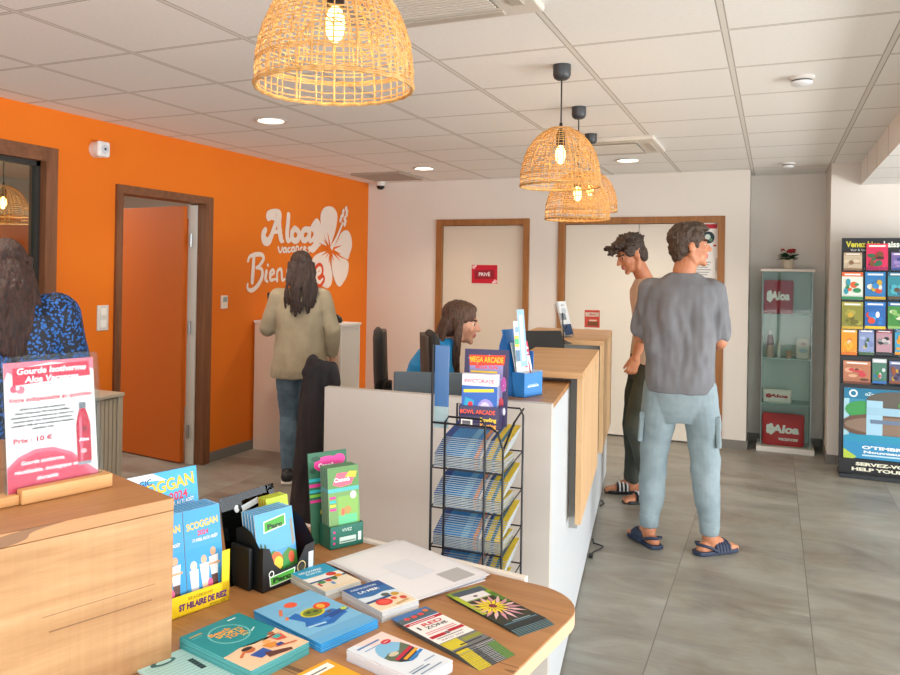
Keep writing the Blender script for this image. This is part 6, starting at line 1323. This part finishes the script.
for sgn in (-1, 1):
    for i in range(14):
        st_ = J['head'] @ V((.068*sgn, -.005-.03*rn.random(), .03-.03*rn.random())); L = .30*rn.uniform(.7, 1.05); q = [st_+V((.02*sgn*sin(k/2.), .004*sin(k*1.1+i)-.012*k/7, -L*k/7)) for k in range(8)]
        for k in range(7): mb.cap(q[k], q[k+1], .012*(1-.6*k/7), .012*(1-.6*(k+1)/7), None, 7)
remesh(mb, 'hair', .005, [hair_mat('brown_wavy_hair', '#2e1c14', '#6a4833')], r, 2, None, lambda c: .004*noise.noise(V((c.x*70, c.y*70, c.z*15))))
off = V((-sin(rz), cos(rz), 0)); cpos = cx_ - off*.08
office_chair('dark office chair with the receptionist sitting on it', (cpos.x, cpos.y, 0), rz, lean=-4, hb=.28)

# ---- coat hanging over a stand at the end of the partition
q = D(312, 400, 3.14)
r = thing('coat_stand', 'short black stand carrying the dark coat at the end of the grey partition', 'coat stand', (q.x, q.y, 0), R(28))
MB().lathe([(.012, .02), (.012, 1.08)], BLACK, 12).build('pole', r, 40); MB().lathe([(.13, 0), (.13, .012), (.02, .022)], BLACK, 28).build('foot', r, 40)
MB().tube([(-.04, 0, 1.02), (-.02, 0, 1.08), (.02, 0, 1.08), (.05, 0, 1.02)], .01, BLACK, 8).build('arm', r, 60)
mb = MB()
mb.loft([(-.01, 0, .12, .085, .07), (-.01, 0, .3, .085, .065), (-.005, 0, .6, .075, .06), (0, 0, .85, .062, .055), (0, 0, 1.0, .052, .05), (.005, 0, 1.09, .042, .045), (.01, 0, 1.13, .03, .035)], None, 28, 2.3)
for a_, b_ in (((.02, -.01, 1.13), (.07, -.02, 1.115)), ((.07, -.02, 1.115), (.09, -.02, 1.06)), ((.0, .02, 1.14), (-.02, .0, 1.10))): mb.cap(a_, b_, .030, .026)
mb.cap((.05, -.02, 1.08), (.08, -.02, 1.02), .028, .024)
co = remesh(mb, 'coat', .006, [COAT], None, 3, None, lambda c: folds(.012, 22, 22, 3, 81)(c))
co.location = (q.x, q.y, 0); co.rotation_euler = (0, 0, R(28)); tag(co, 'dark grey coat hanging down at the left end of the grey partition', 'coat')

# ================================================================== daylight and added ceiling fill
w = bpy.data.worlds.new('world'); S.world = w; w.use_nodes = True; bg = w.node_tree.nodes['Background']
bg.inputs[0].default_value = (.78, .88, 1, 1); bg.inputs[1].default_value = 1.6
def area(name, loc, rot, sx, sy, power, col=(1, 1, 1)):
    l = bpy.data.lights.new(name, 'AREA'); l.shape = 'RECTANGLE'; l.size = sx; l.size_y = sy; l.energy = power; l.color = col
    o = bpy.data.objects.new(name, l); COL.objects.link(o); o.location = loc; o.rotation_euler = rot; return o
area('daylight_front_windows', (.1, YF-.3, 1.3), (R(90), 0, 0), 6.6, 2.0, 60, (.95, .98, 1))
area('daylight_right_windows', (XR+.3, 2.3, 1.25), (R(90), 0, R(90)), 8.0, 2.0, 165, (.95, .98, 1))
area('ceiling_fill_front', (.1, YF-.5, .5), (R(118), 0, 0), 6.6, .8, 110, (1, .96, .9))  # added lamp aimed up from outside to brighten the ceiling, like ground bounce
area('ceiling_fill_right', (XR+.6, 2.3, .5), (R(118), 0, R(90)), 8.0, .8, 250, (1, .96, .9))  # second added ceiling brightener, aimed up from the right side
area('office_light', (-5.8, 4.0, H-.03), (0, 0, 0), 1.2, 2.4, 55, (1, .97, .9))
for i, (x, y) in enumerate(((-2.9, 1.8), (-.2, .6), (2.6, 2.4), (2.6, 5.4))):
    zc_ = H if x < .6 else 2.266
    r = dup([o for o in bpy.data.objects if o.name == 'recessed_downlight'][0], (x, y, zc_), label='round recessed ceiling light outside the photo, number %s along the room' % ('one', 'two', 'three', 'four')[i])
S.view_settings.exposure = 0.05
